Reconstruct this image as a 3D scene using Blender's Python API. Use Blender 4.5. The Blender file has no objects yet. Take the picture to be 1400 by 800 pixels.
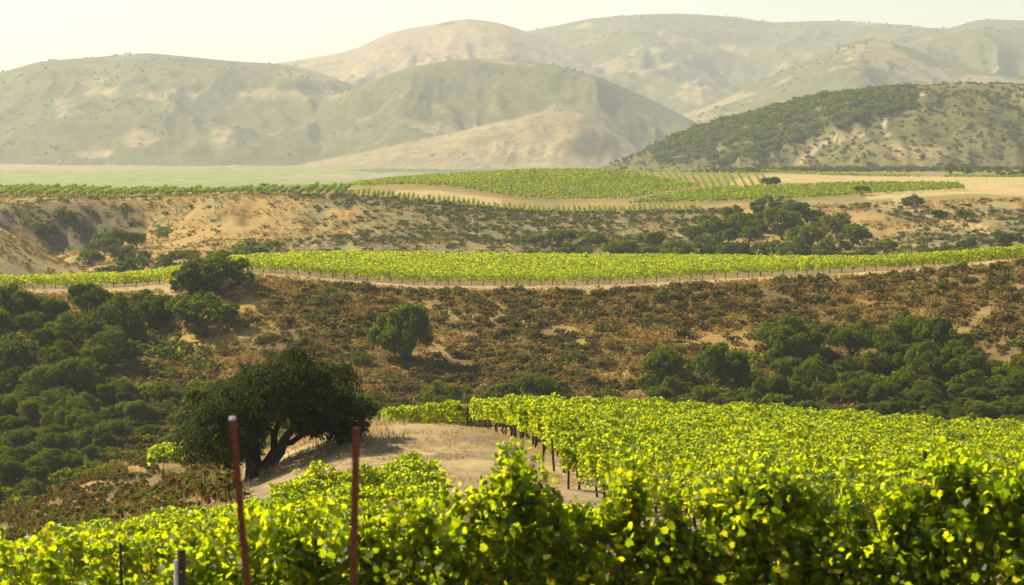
import bpy, math, random
import numpy as np
from mathutils import Vector
R = math.radians
RNG = np.random.default_rng(7)
random.seed(7)
scene = bpy.context.scene
COL = scene.collection

# ------------------------------------------------------------------ camera, sky, sun, exposure
F = 3601.0                 # focal length in photo pixels (1400 px wide)
HZ = 165.0                 # row of the true horizon
PITCH = math.atan((400 - HZ) / F)
CP, SP = math.cos(PITCH), math.sin(PITCH)
cam_d = bpy.data.cameras.new('camera')
cam = bpy.data.objects.new('camera', cam_d); COL.objects.link(cam)
cam.location = (0, 0, 0); cam.rotation_euler = (math.pi / 2 - PITCH, 0, 0)
cam_d.sensor_width = 36; cam_d.lens = F / 1400 * 36
cam_d.clip_start = 0.3; cam_d.clip_end = 30000
cam_d.dof.use_dof = True; cam_d.dof.focus_distance = 240; cam_d.dof.aperture_fstop = 4.8
scene.camera = cam

SUN_EL = R(43); SUN_AZ = math.atan2(-0.89, 0.46)      # azimuth from +Y towards +X
SDIR = Vector((math.sin(SUN_AZ) * math.cos(SUN_EL), math.cos(SUN_AZ) * math.cos(SUN_EL), math.sin(SUN_EL)))
world = bpy.data.worlds.new('World'); scene.world = world; world.use_nodes = True
wn = world.node_tree.nodes; wl = world.node_tree.links
sky = wn.new('ShaderNodeTexSky'); sky.sky_type = 'NISHITA'; sky.sun_disc = False
sky.sun_elevation = SUN_EL; sky.sun_rotation = SUN_AZ
sky.air_density = 1.0; sky.dust_density = 1.2; sky.ozone_density = 1.0; sky.altitude = 50
bg = wn.get('Background') or wn.new('ShaderNodeBackground')
bg.inputs['Strength'].default_value = 0.08
wl.new(sky.outputs['Color'], bg.inputs['Color'])
sun_l = bpy.data.lights.new('sun', 'SUN'); sun = bpy.data.objects.new('sun', sun_l); COL.objects.link(sun)
sun_l.energy = 5.0; sun_l.angle = R(0.5); sun_l.color = (1.0, 0.925, 0.78)
sun.rotation_euler = SDIR.to_track_quat('Z', 'Y').to_euler()
vs = scene.view_settings
vs.view_transform = 'Standard'; vs.look = 'None'; vs.gamma = 1; vs.use_curve_mapping = False
vs.exposure = 1.1
HAZE_DENSITY = 0.00008
HAZE_COLOR = (0.94, 0.94, 0.83, 1)
cy = scene.cycles
cy.use_denoising = True
cy.max_bounces = 6; cy.diffuse_bounces = 3; cy.glossy_bounces = 1; cy.transmission_bounces = 4; cy.volume_bounces = 0
cy.transparent_max_bounces = 4; cy.caustics_reflective = False; cy.caustics_refractive = False
cy.sample_clamp_indirect = 4

# ------------------------------------------------------------------ numeric helpers
def hash2(ix, iy, seed):
    h = (ix.astype(np.int64) * 374761393 + iy.astype(np.int64) * 668265263 + seed * 974711) & 0xFFFFFFFF
    h = ((h ^ (h >> 13)) * 1274126177) & 0xFFFFFFFF
    h = h ^ (h >> 16)
    return (h & 0xFFFFFF) / float(0xFFFFFF)
def vnoise(x, y, seed=0):
    x = np.asarray(x, float); y = np.asarray(y, float)
    ix = np.floor(x); iy = np.floor(y); fx = x - ix; fy = y - iy
    fx = fx * fx * fx * (fx * (fx * 6 - 15) + 10); fy = fy * fy * fy * (fy * (fy * 6 - 15) + 10)
    a = hash2(ix, iy, seed); b = hash2(ix + 1, iy, seed); c = hash2(ix, iy + 1, seed); d = hash2(ix + 1, iy + 1, seed)
    return (a + (b - a) * fx) * (1 - fy) + (c + (d - c) * fx) * fy
def fbm(x, y, oct=4, seed=0):
    s = 0; a = 0.5; t = 0
    for o in range(oct):
        s = s + a * vnoise(x * 2 ** o + 17.3 * o, y * 2 ** o - 9.1 * o, seed + o); t += a; a *= 0.5
    return s / t
def ridged(x, y, oct=4, seed=0):
    s = 0; a = 0.5; t = 0
    for o in range(oct):
        s = s + a * (1 - abs(2 * vnoise(x * 2 ** o + 5.3 * o, y * 2 ** o + 3.1 * o, seed + o) - 1)); t += a; a *= 0.5
    return s / t
def sstep(a, b, x):
    t = np.clip((x - a) / (b - a), 0, 1); return t * t * (3 - 2 * t)
def pchip_rows(D, Z, d):
    """monotone cubic through per-row knots D,Z (N,K) at d (N)"""
    h = np.diff(D, axis=1); dl = np.diff(Z, axis=1) / h
    m = np.empty_like(Z); m[:, 0] = dl[:, 0]; m[:, -1] = dl[:, -1]
    a, b = dl[:, :-1], dl[:, 1:]
    with np.errstate(divide='ignore', invalid='ignore'):
        hm = 2 * a * b / (a + b)
    m[:, 1:-1] = np.where(a * b > 0, hm, 0)
    i = np.clip((D[:, 1:-1] <= d[:, None]).sum(1), 0, D.shape[1] - 2); r = np.arange(len(d))
    hh = h[r, i]; t = np.clip((d - D[r, i]) / hh, 0, 1)
    t2, t3 = t * t, t ** 3
    return ((2 * t3 - 3 * t2 + 1) * Z[r, i] + (t3 - 2 * t2 + t) * hh * m[r, i] + (-2 * t3 + 3 * t2) * Z[r, i + 1] + (t3 - t2) * hh * m[r, i + 1])
def pchip1(xk, yk, x):
    x = np.clip(np.asarray(x, float), xk[0], xk[-1]).ravel()
    return pchip_rows(np.tile(np.array(xk, float), (len(x), 1)), np.tile(np.array(yk, float), (len(x), 1)), x)
def slope_of(y):                      # rise per metre of distance along photo row y
    v = (400 - np.asarray(y, float)) / F
    return (-SP + CP * v) / (CP + SP * v)
def Zpx(y, d): return slope_of(y) * d
def px_of(X, Y, Z):
    dep = Y * CP - Z * SP; up = Y * SP + Z * CP
    return 700 + F * X / dep, 400 - F * up / dep
def Xpx(x, d): return (x - 700) / F * d * 1.0

# ------------------------------------------------------------------ terrain: ridge, edge and gully lines (x in photo columns along the bearing, d = metres away)
XS = [-300, 0, 100, 200, 350, 500, 600, 760, 1000, 1200, 1400, 1700]
def line(d, y=None, z=None):
    d = np.array(d if isinstance(d, (list, tuple)) else [d] * len(XS), float)
    zz = Zpx(np.array(y, float), d) if y is not None else np.array(z if isinstance(z, (list, tuple)) else [z] * len(XS), float)
    return d, zz
LINES = [
    line(-60, z=1.0),
    line(0, z=-1.75),
    line(14, z=-3.55),
    line(30, z=[-6.9, -6.5, -6.45, -6.4, -6.3, -6.2, -6.15, -6.1, -6.0, -5.95, -5.9, -5.9]),
    line(60, z=[-14.5, -11.9, -11.4, -11.1, -11.0, -10.9, -10.8, -10.5, -9.9, -9.7, -9.6, -9.6]),
    line(84, z=[-20, -15.9, -15.1, -14.5, -13.9, -13.4, -13.3, -12.9, -12.6, -12.6, -12.6, -12.6]),
    line(106, z=[-25, -20.4, -18.9, -17.3, -14.5, -13.15, -13.2, -13.9, -14.6, -14.9, -15.1, -15.1]),
    line(150, z=[-28, -24.3, -23.3, -22.0, -19.2, -17.9, -17.7, -18.3, -18.9, -19.2, -19.6, -19.6]),
    line(182, z=[-31, -28.5, -27.3, -25.6, -23.2, -22.2, -21.7, -21.2, -21.6, -22.3, -23.0, -23.4]),
    line(218, z=[-37, -33, -30.5, -28.5, -28.5, -29, -29.5, -30, -30, -30.5, -31, -31]),
    line(282, z=[-47, -46, -45, -44.5, -44, -44, -44, -43, -43, -43, -43, -43]),
    line(340, y=[640, 625, 615, 605, 600, 598, 598, 598, 590, 582, 575, 570]),
    line(385, y=[490, 485, 485, 485, 485, 492, 495, 490, 478, 465, 455, 440]),
    line(425, y=[408, 403, 402, 399, 379, 391, 397, 397, 386, 376, 357, 335]),
    line(433, y=[401, 396, 395, 391, 374, 385, 391, 391, 381, 371, 353, 331]),
    line([450, 455, 458, 470, 500, 520, 520, 520, 510, 490, 455, 450], y=[399, 394, 392, 386, 363, 356.5, 358, 360, 363.5, 369, 357, 335]),
    line(570, z=-40),
    line(640, z=-50),
    line(700, y=[375, 372, 370, 368, 366, 364, 363, 362, 360, 360, 362, 362]),
    line([818, 818, 818, 805, 775, 775, 775, 775, 775, 775, 775, 775], y=[338, 338, 336, 328, 318, 318, 322, 328, 330, 325, 322, 322]),
    line([838, 838, 838, 845, 850, 850, 850, 850, 850, 850, 850, 850], y=[279, 279, 277, 271, 268, 272, 281, 294, 291, 283, 277, 272]),
    line(905, y=[258, 260, 262, 264.5, 262.5, 259, 266, 281, 276, 269, 264, 262]),
    line(1000, z=[-38, -36, -36, -35, -32, -25.6, -24.2, -25.4, -26.0, -24.4, -24.0, -24.0]),
    line(1150, z=[-52, -50, -49, -47, -40, -28, -25.0, -22.6, -23.3, -25.3, -25.6, -25]),
    line(1420, z=[-72, -72, -72, -71, -68, -60, -52, -38, -29.5, -29.5, -29.8, -29]),
    line(1900, z=[-72, -72, -72, -72, -72, -72, -70, -60, -36, -35, -35, -35]),
    line(2600, z=-72), line(9900, z=-72)]
LD = np.array([l[0] for l in LINES]); LZ = np.array([l[1] for l in LINES])
_xt = np.arange(-300, 1701, 4.0)
TD = np.array([pchip1(XS, r, _xt) for r in LD]); TZ = np.array([pchip1(XS, r, _xt) for r in LZ])

MOUND = ([-300, -100, 0, 60, 135, 200, 260], [215, 272, 312, 345, 381, 420, 470])     # pale grass knoll at the left
# far ridges: columns, rows of the crest, distance, front width, back width, spur strength
RIDGES = [
    ([300, 500, 640, 720, 760, 790, 830, 930, 1000, 1060, 1130, 1200, 1290, 1340, 1400, 1700], [170, 110, 68, 41, 33, 27, 22, 17, 20, 27, 25, 29, 37, 27, 30, 45], 7600, 2300, 900),
    ([100, 350, 420, 480, 540, 590, 640, 680, 720, 780, 860, 960], [160, 90, 79, 67, 42, 33, 25, 30, 42, 62, 95, 150], 6700, 1500, 900),
    ([-400, -200, 0, 60, 130, 200, 260, 320, 400, 470, 560, 650], [160, 130, 100, 85, 79, 74, 79, 85, 91, 112, 150, 200], 5600, 1300, 900),
    ([300, 400, 460, 520, 580, 650, 720, 800, 880, 960, 1040], [205, 160, 130, 106, 90, 81, 85, 101, 132, 172, 215], 5000, 900, 800),
    ([780, 850, 950, 1050, 1120, 1180, 1230, 1300, 1400, 1550, 1700], [215, 190, 148, 106, 76, 54, 62, 88, 108, 120, 128], 5500, 1500, 800),
    ([1000, 1100, 1180, 1240, 1290, 1340, 1400, 1700], [150, 110, 80, 60, 46, 40, 42, 60], 6600, 1200, 900),
    ([400, 430, 520, 620, 700, 760, 790, 830, 870, 892], [230, 222, 204, 181, 163, 152, 154, 175, 202, 228], 4200, 480, 500),
    ([-400, 0, 60, 120, 200, 330, 420, 520], [150, 196, 200, 208, 205, 190, 196, 226], 4700, 350, 900),
    ([740, 820, 860, 920, 1000, 1080, 1130, 1200, 1260, 1330, 1400, 1700], [244, 229, 215, 190, 165, 143, 130, 121, 118, 115, 116, 128], 2250, 560, 500),
]
def smooth_table(xs, ys):
    return pchip1(xs, ys, _xt)
RT = []
for xs, ys, d, wf, wb in RIDGES:
    yy = smooth_table(xs, ys)
    zz = Zpx(yy, d)
    lo = np.clip((_xt - xs[0]) / 80.0, -50, 0); hi = np.clip((xs[-1] - _xt) / 80.0, -50, 0)
    if xs[0] > -300: zz = zz + lo * 14
    if xs[-1] < 1700: zz = zz + hi * 14
    RT.append((zz, d, wf, wb))
_my = Zpx(smooth_table(*MOUND), 592) + np.clip((260 - _xt) / 40.0, -60, 0) * 8

def xcol(X, Y): return 700 + F * X / np.maximum(Y, 25.0)
def ridge_height(X, Y, k):
    zz, d, wf, wb = RT[k]
    xc = np.clip(xcol(X, Y), -300, 1700)
    crest = np.interp(xc, _xt, zz)
    base = -74.0
    dd = d + (fbm(X / 900.0, X * 0 + k * 3.1, 3, 40 + k) - 0.5) * wf * 0.35
    rel = np.maximum(crest - base, 0)
    t = (dd - Y)
    sc = wf * (0.55 + 0.45 * np.clip(rel / 200, 0, 1))
    tf = np.clip(t / sc, -1, 3)
    wob = fbm(X / 420.0 + k * 7, Y / 420.0, 3, 60 + k) - 0.5
    spur = ridged((X + wob * 260) / (wf * 0.30), (Y + wob * 160 + X * 0.25) / (wf * 0.9) + k, 5, 80 + k) - 0.60
    small = fbm(X / 70.0, Y / 90.0, 4, 90 + k) - 0.5
    g = np.where(tf > 0, 1 - sstep(0, 1, np.clip(tf, 0, 1)) * 0.55 - 0.45 * np.clip(tf, 0, 1), 1 - sstep(0, 1, np.clip(-t / wb, 0, 1)))
    env = np.clip(tf * 3.0, 0, 1) * np.clip((1.15 - tf) * 2.0, 0, 1)
    z = base + rel * np.clip(g + env * spur * 0.62 - env * 0.03, -0.1, 1.25) + env * small * rel * 0.12
    return np.where(rel > 0, z, -200.0)
def terrain(X, Y, want_id=False):
    X = np.asarray(X, float); Y = np.asarray(Y, float); shp = X.shape
    X = X.ravel(); Y = Y.ravel(); out = np.empty(len(X)); ids = np.full(len(X), -1)
    for s in range(0, len(X), 60000):
        x = X[s:s + 60000]; y = Y[s:s + 60000]
        xc = np.clip(xcol(x, y), -300, 1700); f = (xc + 300) / 4.0; i = np.clip(f.astype(int), 0, len(_xt) - 2); f = f - i
        D = (TD[:, i] * (1 - f) + TD[:, i + 1] * f).T; Z = (TZ[:, i] * (1 - f) + TZ[:, i + 1] * f).T
        z = pchip_rows(D, Z, y)
        rough = 0.06 + 0.9 * sstep(195, 260, y) * (1 - sstep(395, 424, y)) + 1.5 * sstep(540, 640, y) * (1 - sstep(800, 850, y)) + 0.6 * sstep(1250, 1500, y) + 0.35 * sstep(100, 120, y) * (1 - sstep(190, 200, y)) * (1 - sstep(200, 330, xc))
        z = z + rough * (fbm(x / 17.0, y / 17.0, 4, 3) - 0.5) * 2 + 0.12 * (fbm(x / 3.0, y / 3.0, 2, 9) - 0.5)
        # erosion gullies on the steep faces
        er = sstep(560, 660, y) * (1 - sstep(815, 850, y))
        z = z - er * 2.2 * sstep(0.62, 0.9, ridged(x / 34.0, y / 110.0, 3, 21))
        cl = er * (1 - sstep(170, 230, xc)) * sstep(790, 822, y)
        z = z - cl * 4.0 * sstep(0.4, 0.95, ridged(x / 8.0, y / 90.0, 3, 25)) * (1 - sstep(815, 842, y))
        er2 = sstep(300, 345, y) * (1 - sstep(395, 420, y))
        z = z - er2 * 1.6 * sstep(0.6, 0.92, ridged(x / 24.0 + y / 60.0, y / 80.0, 3, 27))
        m = (y > 480) & (y < 720) & (xc < 420)
        if m.any():
            cr = np.interp(xc[m], _xt, _my); t = np.abs(y[m] - 592) / 62.0
            z[m] = np.maximum(z[m], cr - (t ** 1.7) * 12 + 0.35 * (fbm(x[m] / 9, y[m] / 9, 3, 5) - 0.5))
        m = y > 1350
        if m.any():
            xm = x[m]; ym = y[m]; zm = z[m]; idm = np.full(len(xm), -1)
            for k in range(len(RT)):
                if ym.max() < RT[k][1] - RT[k][2] * 1.6: continue
                zk = ridge_height(xm, ym, k); b = zk > zm
                zm = np.where(b, zk, zm); idm[b] = k
            z[m] = zm; ids[s:s + 60000][m] = idm
        out[s:s + 60000] = z
    return (out.reshape(shp), ids.reshape(shp)) if want_id else out.reshape(shp)
def hit(px, py, dmin=40, dmax=2600):
    """where the line of sight through a photo point meets the ground"""
    d = np.concatenate([np.arange(dmin, 700, 1.5), np.arange(700, dmax, 5.0)])
    d = d[d < dmax]
    v = (400 - py) / F; u = (px - 700) / F
    X = d * u / (CP + SP * v); Zr = slope_of(py) * d
    g = terrain(X, d); b = np.nonzero(g >= Zr)[0]
    if len(b) == 0: return None
    return X[b[0]], d[b[0]], g[b[0]]
def on(x, d):
    """ground point on the bearing of photo column x, d metres out"""
    X = (x - 700) / F * d; return X, d, float(terrain(np.array([X]), np.array([d]))[0])

# ------------------------------------------------------------------ mesh / object helpers
def mesh_np(name, V, faces_list, smooth=False):
    """faces_list: list of int arrays (n,k)"""
    me = bpy.data.meshes.new(name)
    me.vertices.add(len(V)); me.vertices.foreach_set('co', np.ascontiguousarray(V, np.float32).ravel())
    loops = np.concatenate([f.ravel() for f in faces_list]).astype(np.int32)
    tot = np.concatenate([np.full(len(f), f.shape[1]) for f in faces_list]).astype(np.int32)
    st = np.concatenate([[0], np.cumsum(tot)[:-1]]).astype(np.int32)
    me.loops.add(len(loops)); me.loops.foreach_set('vertex_index', loops)
    me.polygons.add(len(tot)); me.polygons.foreach_set('loop_start', st)
    try: me.polygons.foreach_set('loop_total', tot)
    except Exception: pass
    me.polygons.foreach_set('use_smooth', np.full(len(tot), smooth, bool))
    me.update(calc_edges=True)
    return me
def set_attr(me, name, vals, kind='FLOAT'):
    a = me.attributes.new(name, kind, 'POINT')
    if kind == 'FLOAT': a.data.foreach_set('value', np.ascontiguousarray(vals, np.float32).ravel())
    else:
        c = np.ones((len(vals), 4), np.float32); c[:, :3] = vals
        a.data.foreach_set('color', c.ravel())
def obj(name, me, mat=None, parent=None, loc=(0, 0, 0)):
    o = bpy.data.objects.new(name, me); COL.objects.link(o); o.location = loc
    if mat is not None and len(me.materials) == 0: me.materials.append(mat)
    if parent is not None: o.parent = parent
    return o
def tag(o, label=None, cat=None, group=None, kind=None):
    if label: o['label'] = label
    if cat: o['category'] = cat
    if group: o['group'] = group
    if kind: o['kind'] = kind
    return o
def thing(name, label, cat, loc, group=None):
    o = bpy.data.objects.new(name, None); COL.objects.link(o); o.location = loc; o.empty_display_size = 0.3
    return tag(o, label, cat, group)
def norm(a): return a / np.maximum(np.linalg.norm(a, axis=-1, keepdims=True), 1e-9)
def tube(path, radii, n=7):
    """closed tube along path -> V, quads, caps (as triangles)"""
    P = np.array(path, float); m = len(P); r = np.broadcast_to(np.array(radii, float), (m,))
    T = norm(np.gradient(P, axis=0)); ref = np.array([0.13, 0.97, 0.2]); ref = ref / np.linalg.norm(ref)
    if abs(T[0] @ ref) > 0.9: ref = np.array([1.0, 0.1, 0])
    A = norm(np.cross(T, ref)); B = np.cross(T, A)
    an = np.linspace(0, 2 * math.pi, n, endpoint=False)
    V = P[:, None, :] + r[:, None, None] * (np.cos(an)[None, :, None] * A[:, None, :] + np.sin(an)[None, :, None] * B[:, None, :])
    V = V.reshape(-1, 3); q = []
    for i in range(m - 1):
        for j in range(n):
            q.append((i * n + j, i * n + (j + 1) % n, (i + 1) * n + (j + 1) % n, (i + 1) * n + j))
    V = np.vstack([V, P[0], P[-1]]); c0, c1 = len(V) - 2, len(V) - 1
    t = [(c0, (j + 1) % n, j) for j in range(n)] + [(c1, (m - 1) * n + j, (m - 1) * n + (j + 1) % n) for j in range(n)]
    return V, np.array(q), np.array(t)
def merge(parts):
    Vs, qs, ts, o = [], [], [], 0
    for V, q, t in parts:
        Vs.append(V)
        if len(q): qs.append(q + o)
        if len(t): ts.append(t + o)
        o += len(V)
    return np.vstack(Vs), [np.vstack(x) for x in (qs, ts) if x]
def rand_unit(n, up=0.0, rng=RNG):
    v = rng.normal(size=(n, 3)); v = norm(v); v[:, 2] += up; return norm(v)
LEAF4 = np.array([(0, 0, 0), (-0.42, 0.42, 0.10), (0, 1.0, -0.08), (0.42, 0.42, 0.10)])
LEAF6 = np.array([(0, 0.0, 0), (-0.52, 0.12, 0.10), (-0.46, 0.62, 0.08), (0, 1.0, -0.14), (0.46, 0.62, 0.08), (0.52, 0.12, 0.10)])
LEAF6F = [(0, 1, 2, 3), (0, 3, 4, 5)]
# five-lobed vine leaf outline with notches, folded on its midrib and drooping at the lobes
_vl = [(0, -0.06), (0.16, -0.16), (0.40, -0.10), (0.36, 0.08), (0.56, 0.30), (0.38, 0.40), (0.30, 0.70), (0.14, 0.64), (0, 0.98)]
VL = [(x, y) for x, y in _vl] + [(-x, y) for x, y in _vl[-2:0:-1]]
LEAFV = np.array([(0, 0.22, 0.02)] + [(x, y, 0.16 * abs(x) - 0.22 * max(0, y - 0.35) ** 1.3 - 0.25 * max(0, abs(x) - 0.35)) for x, y in VL])
LEAFVF = [(0, i + 1, (i + 1) % len(VL) + 1) for i in range(len(VL))]
def leaves(C, N, size, tmpl=LEAF4, faces=((0, 1, 2, 3),), rng=RNG, curl=0.0):
    """C centres, N leaf normals, size per leaf -> V, F"""
    n = len(C); N = norm(N)
    a = norm(np.cross(N, rng.normal(size=(n, 3)))); b = np.cross(N, a)
    T = tmpl - np.array([0, 0.45, 0])
    V = C[:, None, :] + size[:, None, None] * (T[None, :, 0, None] * a[:, None, :] + T[None, :, 1, None] * b[:, None, :] + T[None, :, 2, None] * N[:, None, :])
    k = len(tmpl); Fc = (np.arange(n)[:, None, None] * k + np.array(faces)[None]).reshape(-1, len(faces[0]))
    return V.reshape(-1, 3), Fc

# ------------------------------------------------------------------ materials
def new_mat(name):
    m = bpy.data.materials.new(name); m.use_nodes = True; nt = m.node_tree; nt.nodes.clear()
    out = nt.nodes.new('ShaderNodeOutputMaterial'); return m, nt, out
def ramp(nt, fac, stops):
    r = nt.nodes.new('ShaderNodeValToRGB'); e = r.color_ramp.elements
    while len(e) > 1: e.remove(e[-1])
    e[0].position = stops[0][0]; e[0].color = (*stops[0][1], 1)
    for p, c in stops[1:]:
        k = e.new(p); k.color = (*c, 1)
    nt.links.new(fac, r.inputs['Fac']); return r.outputs['Color']
def foliage_mat(name, stops, tstops, trans=0.45, rough=0.55, spec=0.25, objvar=0.5, tint=False):
    m, nt, out = new_mat(name); L = nt.links.new
    geo = nt.nodes.new('ShaderNodeNewGeometry'); oi = nt.nodes.new('ShaderNodeObjectInfo')
    mix = nt.nodes.new('ShaderNodeMath'); mix.operation = 'MULTIPLY'; mix.inputs[1].default_value = 1 - objvar
    L(geo.outputs['Random Per Island'], mix.inputs[0])
    mo = nt.nodes.new('ShaderNodeMath'); mo.operation = 'MULTIPLY_ADD'; mo.inputs[1].default_value = objvar
    if tint:
        at = nt.nodes.new('ShaderNodeAttribute'); at.attribute_name = 'tint'
        ad = nt.nodes.new('ShaderNodeMath'); ad.operation = 'ADD'; L(at.outputs['Fac'], ad.inputs[0]); L(oi.outputs['Random'], ad.inputs[1])
        fr = nt.nodes.new('ShaderNodeMath'); fr.operation = 'FRACT'; L(ad.outputs[0], fr.inputs[0]); L(fr.outputs[0], mo.inputs[0])
    else: L(oi.outputs['Random'], mo.inputs[0])
    L(mix.outputs[0], mo.inputs[2])
    c1 = ramp(nt, mo.outputs[0], stops); c2 = ramp(nt, mo.outputs[0], tstops)
    p = nt.nodes.new('ShaderNodeBsdfPrincipled'); p.inputs['Roughness'].default_value = rough
    p.inputs['Specular IOR Level'].default_value = spec; L(c1, p.inputs['Base Color'])
    t = nt.nodes.new('ShaderNodeBsdfTranslucent'); L(c2, t.inputs['Color'])
    ms = nt.nodes.new('ShaderNodeMixShader'); ms.inputs[0].default_value = trans
    L(p.outputs[0], ms.inputs[1]); L(t.outputs[0], ms.inputs[2]); L(ms.outputs[0], out.inputs['Surface'])
    return m
def plain_mat(name, c1, c2, scale=8, rough=0.8, spec=0.2, metal=0, bump=0.0):
    m, nt, out = new_mat(name); L = nt.links.new
    tc = nt.nodes.new('ShaderNodeTexCoord'); nz = nt.nodes.new('ShaderNodeTexNoise'); nz.inputs['Scale'].default_value = scale; nz.inputs['Detail'].default_value = 6
    L(tc.outputs['Object'], nz.inputs['Vector'])
    c = ramp(nt, nz.outputs['Fac'], [(0.3, c1), (0.7, c2)])
    p = nt.nodes.new('ShaderNodeBsdfPrincipled'); p.inputs['Roughness'].default_value = rough; p.inputs['Specular IOR Level'].default_value = spec; p.inputs['Metallic'].default_value = metal
    L(c, p.inputs['Base Color'])
    if bump:
        b = nt.nodes.new('ShaderNodeBump'); b.inputs['Strength'].default_value = bump; L(nz.outputs['Fac'], b.inputs['Height']); L(b.outputs[0], p.inputs['Normal'])
    L(p.outputs[0], out.inputs['Surface']); return m
def ground_mat(name, scales, bump, lo=0.72, hi=1.25):
    """base colour from the mesh's own patches, broken up with noise in metres"""
    m, nt, out = new_mat(name); L = nt.links.new
    at = nt.nodes.new('ShaderNodeAttribute'); at.attribute_name = 'patch'
    tc = nt.nodes.new('ShaderNodeTexCoord')
    col = at.outputs['Color']; last = None
    for s, k in scales:
        nz = nt.nodes.new('ShaderNodeTexNoise'); nz.inputs['Scale'].default_value = s; nz.inputs['Detail'].default_value = 5; nz.inputs['Roughness'].default_value = 0.65
        L(tc.outputs['Object'], nz.inputs['Vector'])
        mr = nt.nodes.new('ShaderNodeMapRange'); mr.inputs[1].default_value = 0.3; mr.inputs[2].default_value = 0.7; mr.inputs[3].default_value = 1 - k; mr.inputs[4].default_value = 1 + k
        L(nz.outputs['Fac'], mr.inputs[0])
        vm = nt.nodes.new('ShaderNodeVectorMath'); vm.operation = 'SCALE'; L(col, vm.inputs[0]); L(mr.outputs[0], vm.inputs['Scale']); col = vm.outputs[0]; last = nz
    p = nt.nodes.new('ShaderNodeBsdfPrincipled'); p.inputs['Roughness'].default_value = 0.95; p.inputs['Specular IOR Level'].default_value = 0.05
    L(col, p.inputs['Base Color'])
    b = nt.nodes.new('ShaderNodeBump'); b.inputs['Strength'].default_value = bump; b.inputs['Distance'].default_value = 0.5 / scales[-1][0] * 0.5
    L(last.outputs['Fac'], b.inputs['Height']); L(b.outputs[0], p.inputs['Normal'])
    L(p.outputs[0], out.inputs['Surface']); return m
M = {}
M['vine'] = foliage_mat('vine leaf', [(0, (0.045, 0.085, 0.004)), (0.5, (0.10, 0.15, 0.005)), (0.93, (0.17, 0.19, 0.006)), (1, (0.22, 0.15, 0.012))],
                        [(0, (0.25, 0.37, 0.003)), (0.5, (0.52, 0.59, 0.003)), (0.93, (0.72, 0.67, 0.004)), (1, (0.6, 0.38, 0.01))], trans=0.6, rough=0.42, spec=0.3, objvar=0.15)
M['vine_near'] = foliage_mat('near vine leaf', [(0, (0.025, 0.055, 0.004)), (0.5, (0.055, 0.095, 0.005)), (0.9, (0.11, 0.135, 0.006)), (0.97, (0.2, 0.16, 0.01)), (1, (0.16, 0.05, 0.012))],
                        [(0, (0.22, 0.34, 0.004)), (0.5, (0.46, 0.57, 0.004)), (0.9, (0.76, 0.73, 0.006)), (0.97, (0.65, 0.5, 0.03)), (1, (0.4, 0.12, 0.02))], trans=0.65, rough=0.45, spec=0.2, objvar=0.1)
M['vine_far'] = foliage_mat('far vine leaf', [(0, (0.05, 0.095, 0.006)), (1, (0.11, 0.145, 0.008))], [(0, (0.22, 0.32, 0.005)), (1, (0.50, 0.52, 0.006))], trans=0.5, spec=0.15, objvar=0.15)
M['oak'] = foliage_mat('oak leaf', [(0, (0.016, 0.024, 0.004)), (0.5, (0.026, 0.036, 0.006)), (1, (0.050, 0.056, 0.009))], [(0, (0.03, 0.045, 0.003)), (1, (0.12, 0.13, 0.006))], trans=0.25, rough=0.6, spec=0.04, objvar=0.1)
M['tree'] = foliage_mat('tree leaf', [(0, (0.038, 0.062, 0.005)), (0.5, (0.066, 0.094, 0.007)), (1, (0.125, 0.130, 0.009))], [(0, (0.10, 0.15, 0.004)), (1, (0.34, 0.36, 0.006))], trans=0.34, spec=0.0, objvar=0.45, tint=True)
M['shrub'] = foliage_mat('scrub leaf', [(0, (0.115, 0.075, 0.019)), (0.35, (0.14, 0.100, 0.025)), (0.7, (0.098, 0.088, 0.019)), (0.9, (0.06, 0.075, 0.013)), (0.97, (0.08, 0.11, 0.014)), (1, (0.14, 0.18, 0.012))],
                         [(0, (0.20, 0.10, 0.02)), (0.7, (0.18, 0.15, 0.02)), (1, (0.30, 0.34, 0.02))], trans=0.3, spec=0.0, objvar=0.8, tint=True)
M['straw'] = foliage_mat('dry grass blade', [(0, (0.34, 0.23, 0.09)), (1, (0.52, 0.38, 0.17))], [(0, (0.4, 0.27, 0.1)), (1, (0.55, 0.4, 0.18))], trans=0.35, spec=0.1, objvar=0.1)
M['tussock'] = foliage_mat('rusty dry grass', [(0, (0.19, 0.125, 0.026)), (0.5, (0.30, 0.200, 0.042)), (1, (0.40, 0.28, 0.070))], [(0, (0.2, 0.11, 0.02)), (1, (0.36, 0.23, 0.05))], trans=0.35, spec=0.0, objvar=0.6, tint=True)
M['brush'] = foliage_mat('hill brush', [(0, (0.060, 0.068, 0.018)), (1, (0.105, 0.105, 0.030))], [(0, (0.10, 0.11, 0.02)), (1, (0.18, 0.18, 0.03))], trans=0.3, spec=0.0, objvar=0.6, tint=True)
M['bark'] = plain_mat('bark', (0.035, 0.026, 0.018), (0.10, 0.080, 0.058), 6, 0.9, 0.1, bump=0.6)
M['wood'] = plain_mat('weathered wood', (0.030, 0.022, 0.016), (0.085, 0.06, 0.042), 9, 0.85, 0.15, bump=0.3)
M['rust'] = plain_mat('rusted steel', (0.085, 0.022, 0.008), (0.19, 0.055, 0.018), 30, 0.75, 0.3, bump=0.2)
M['steel'] = plain_mat('galvanised wire', (0.30, 0.30, 0.28), (0.45, 0.45, 0.42), 20, 0.35, 0.5, metal=0.9)
M['white'] = plain_mat('white sleeve', (0.34, 0.33, 0.30), (0.50, 0.49, 0.45), 14, 0.6, 0.3)
M['hose'] = plain_mat('black hose', (0.012, 0.012, 0.012), (0.03, 0.03, 0.03), 10, 0.5, 0.4)

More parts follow.
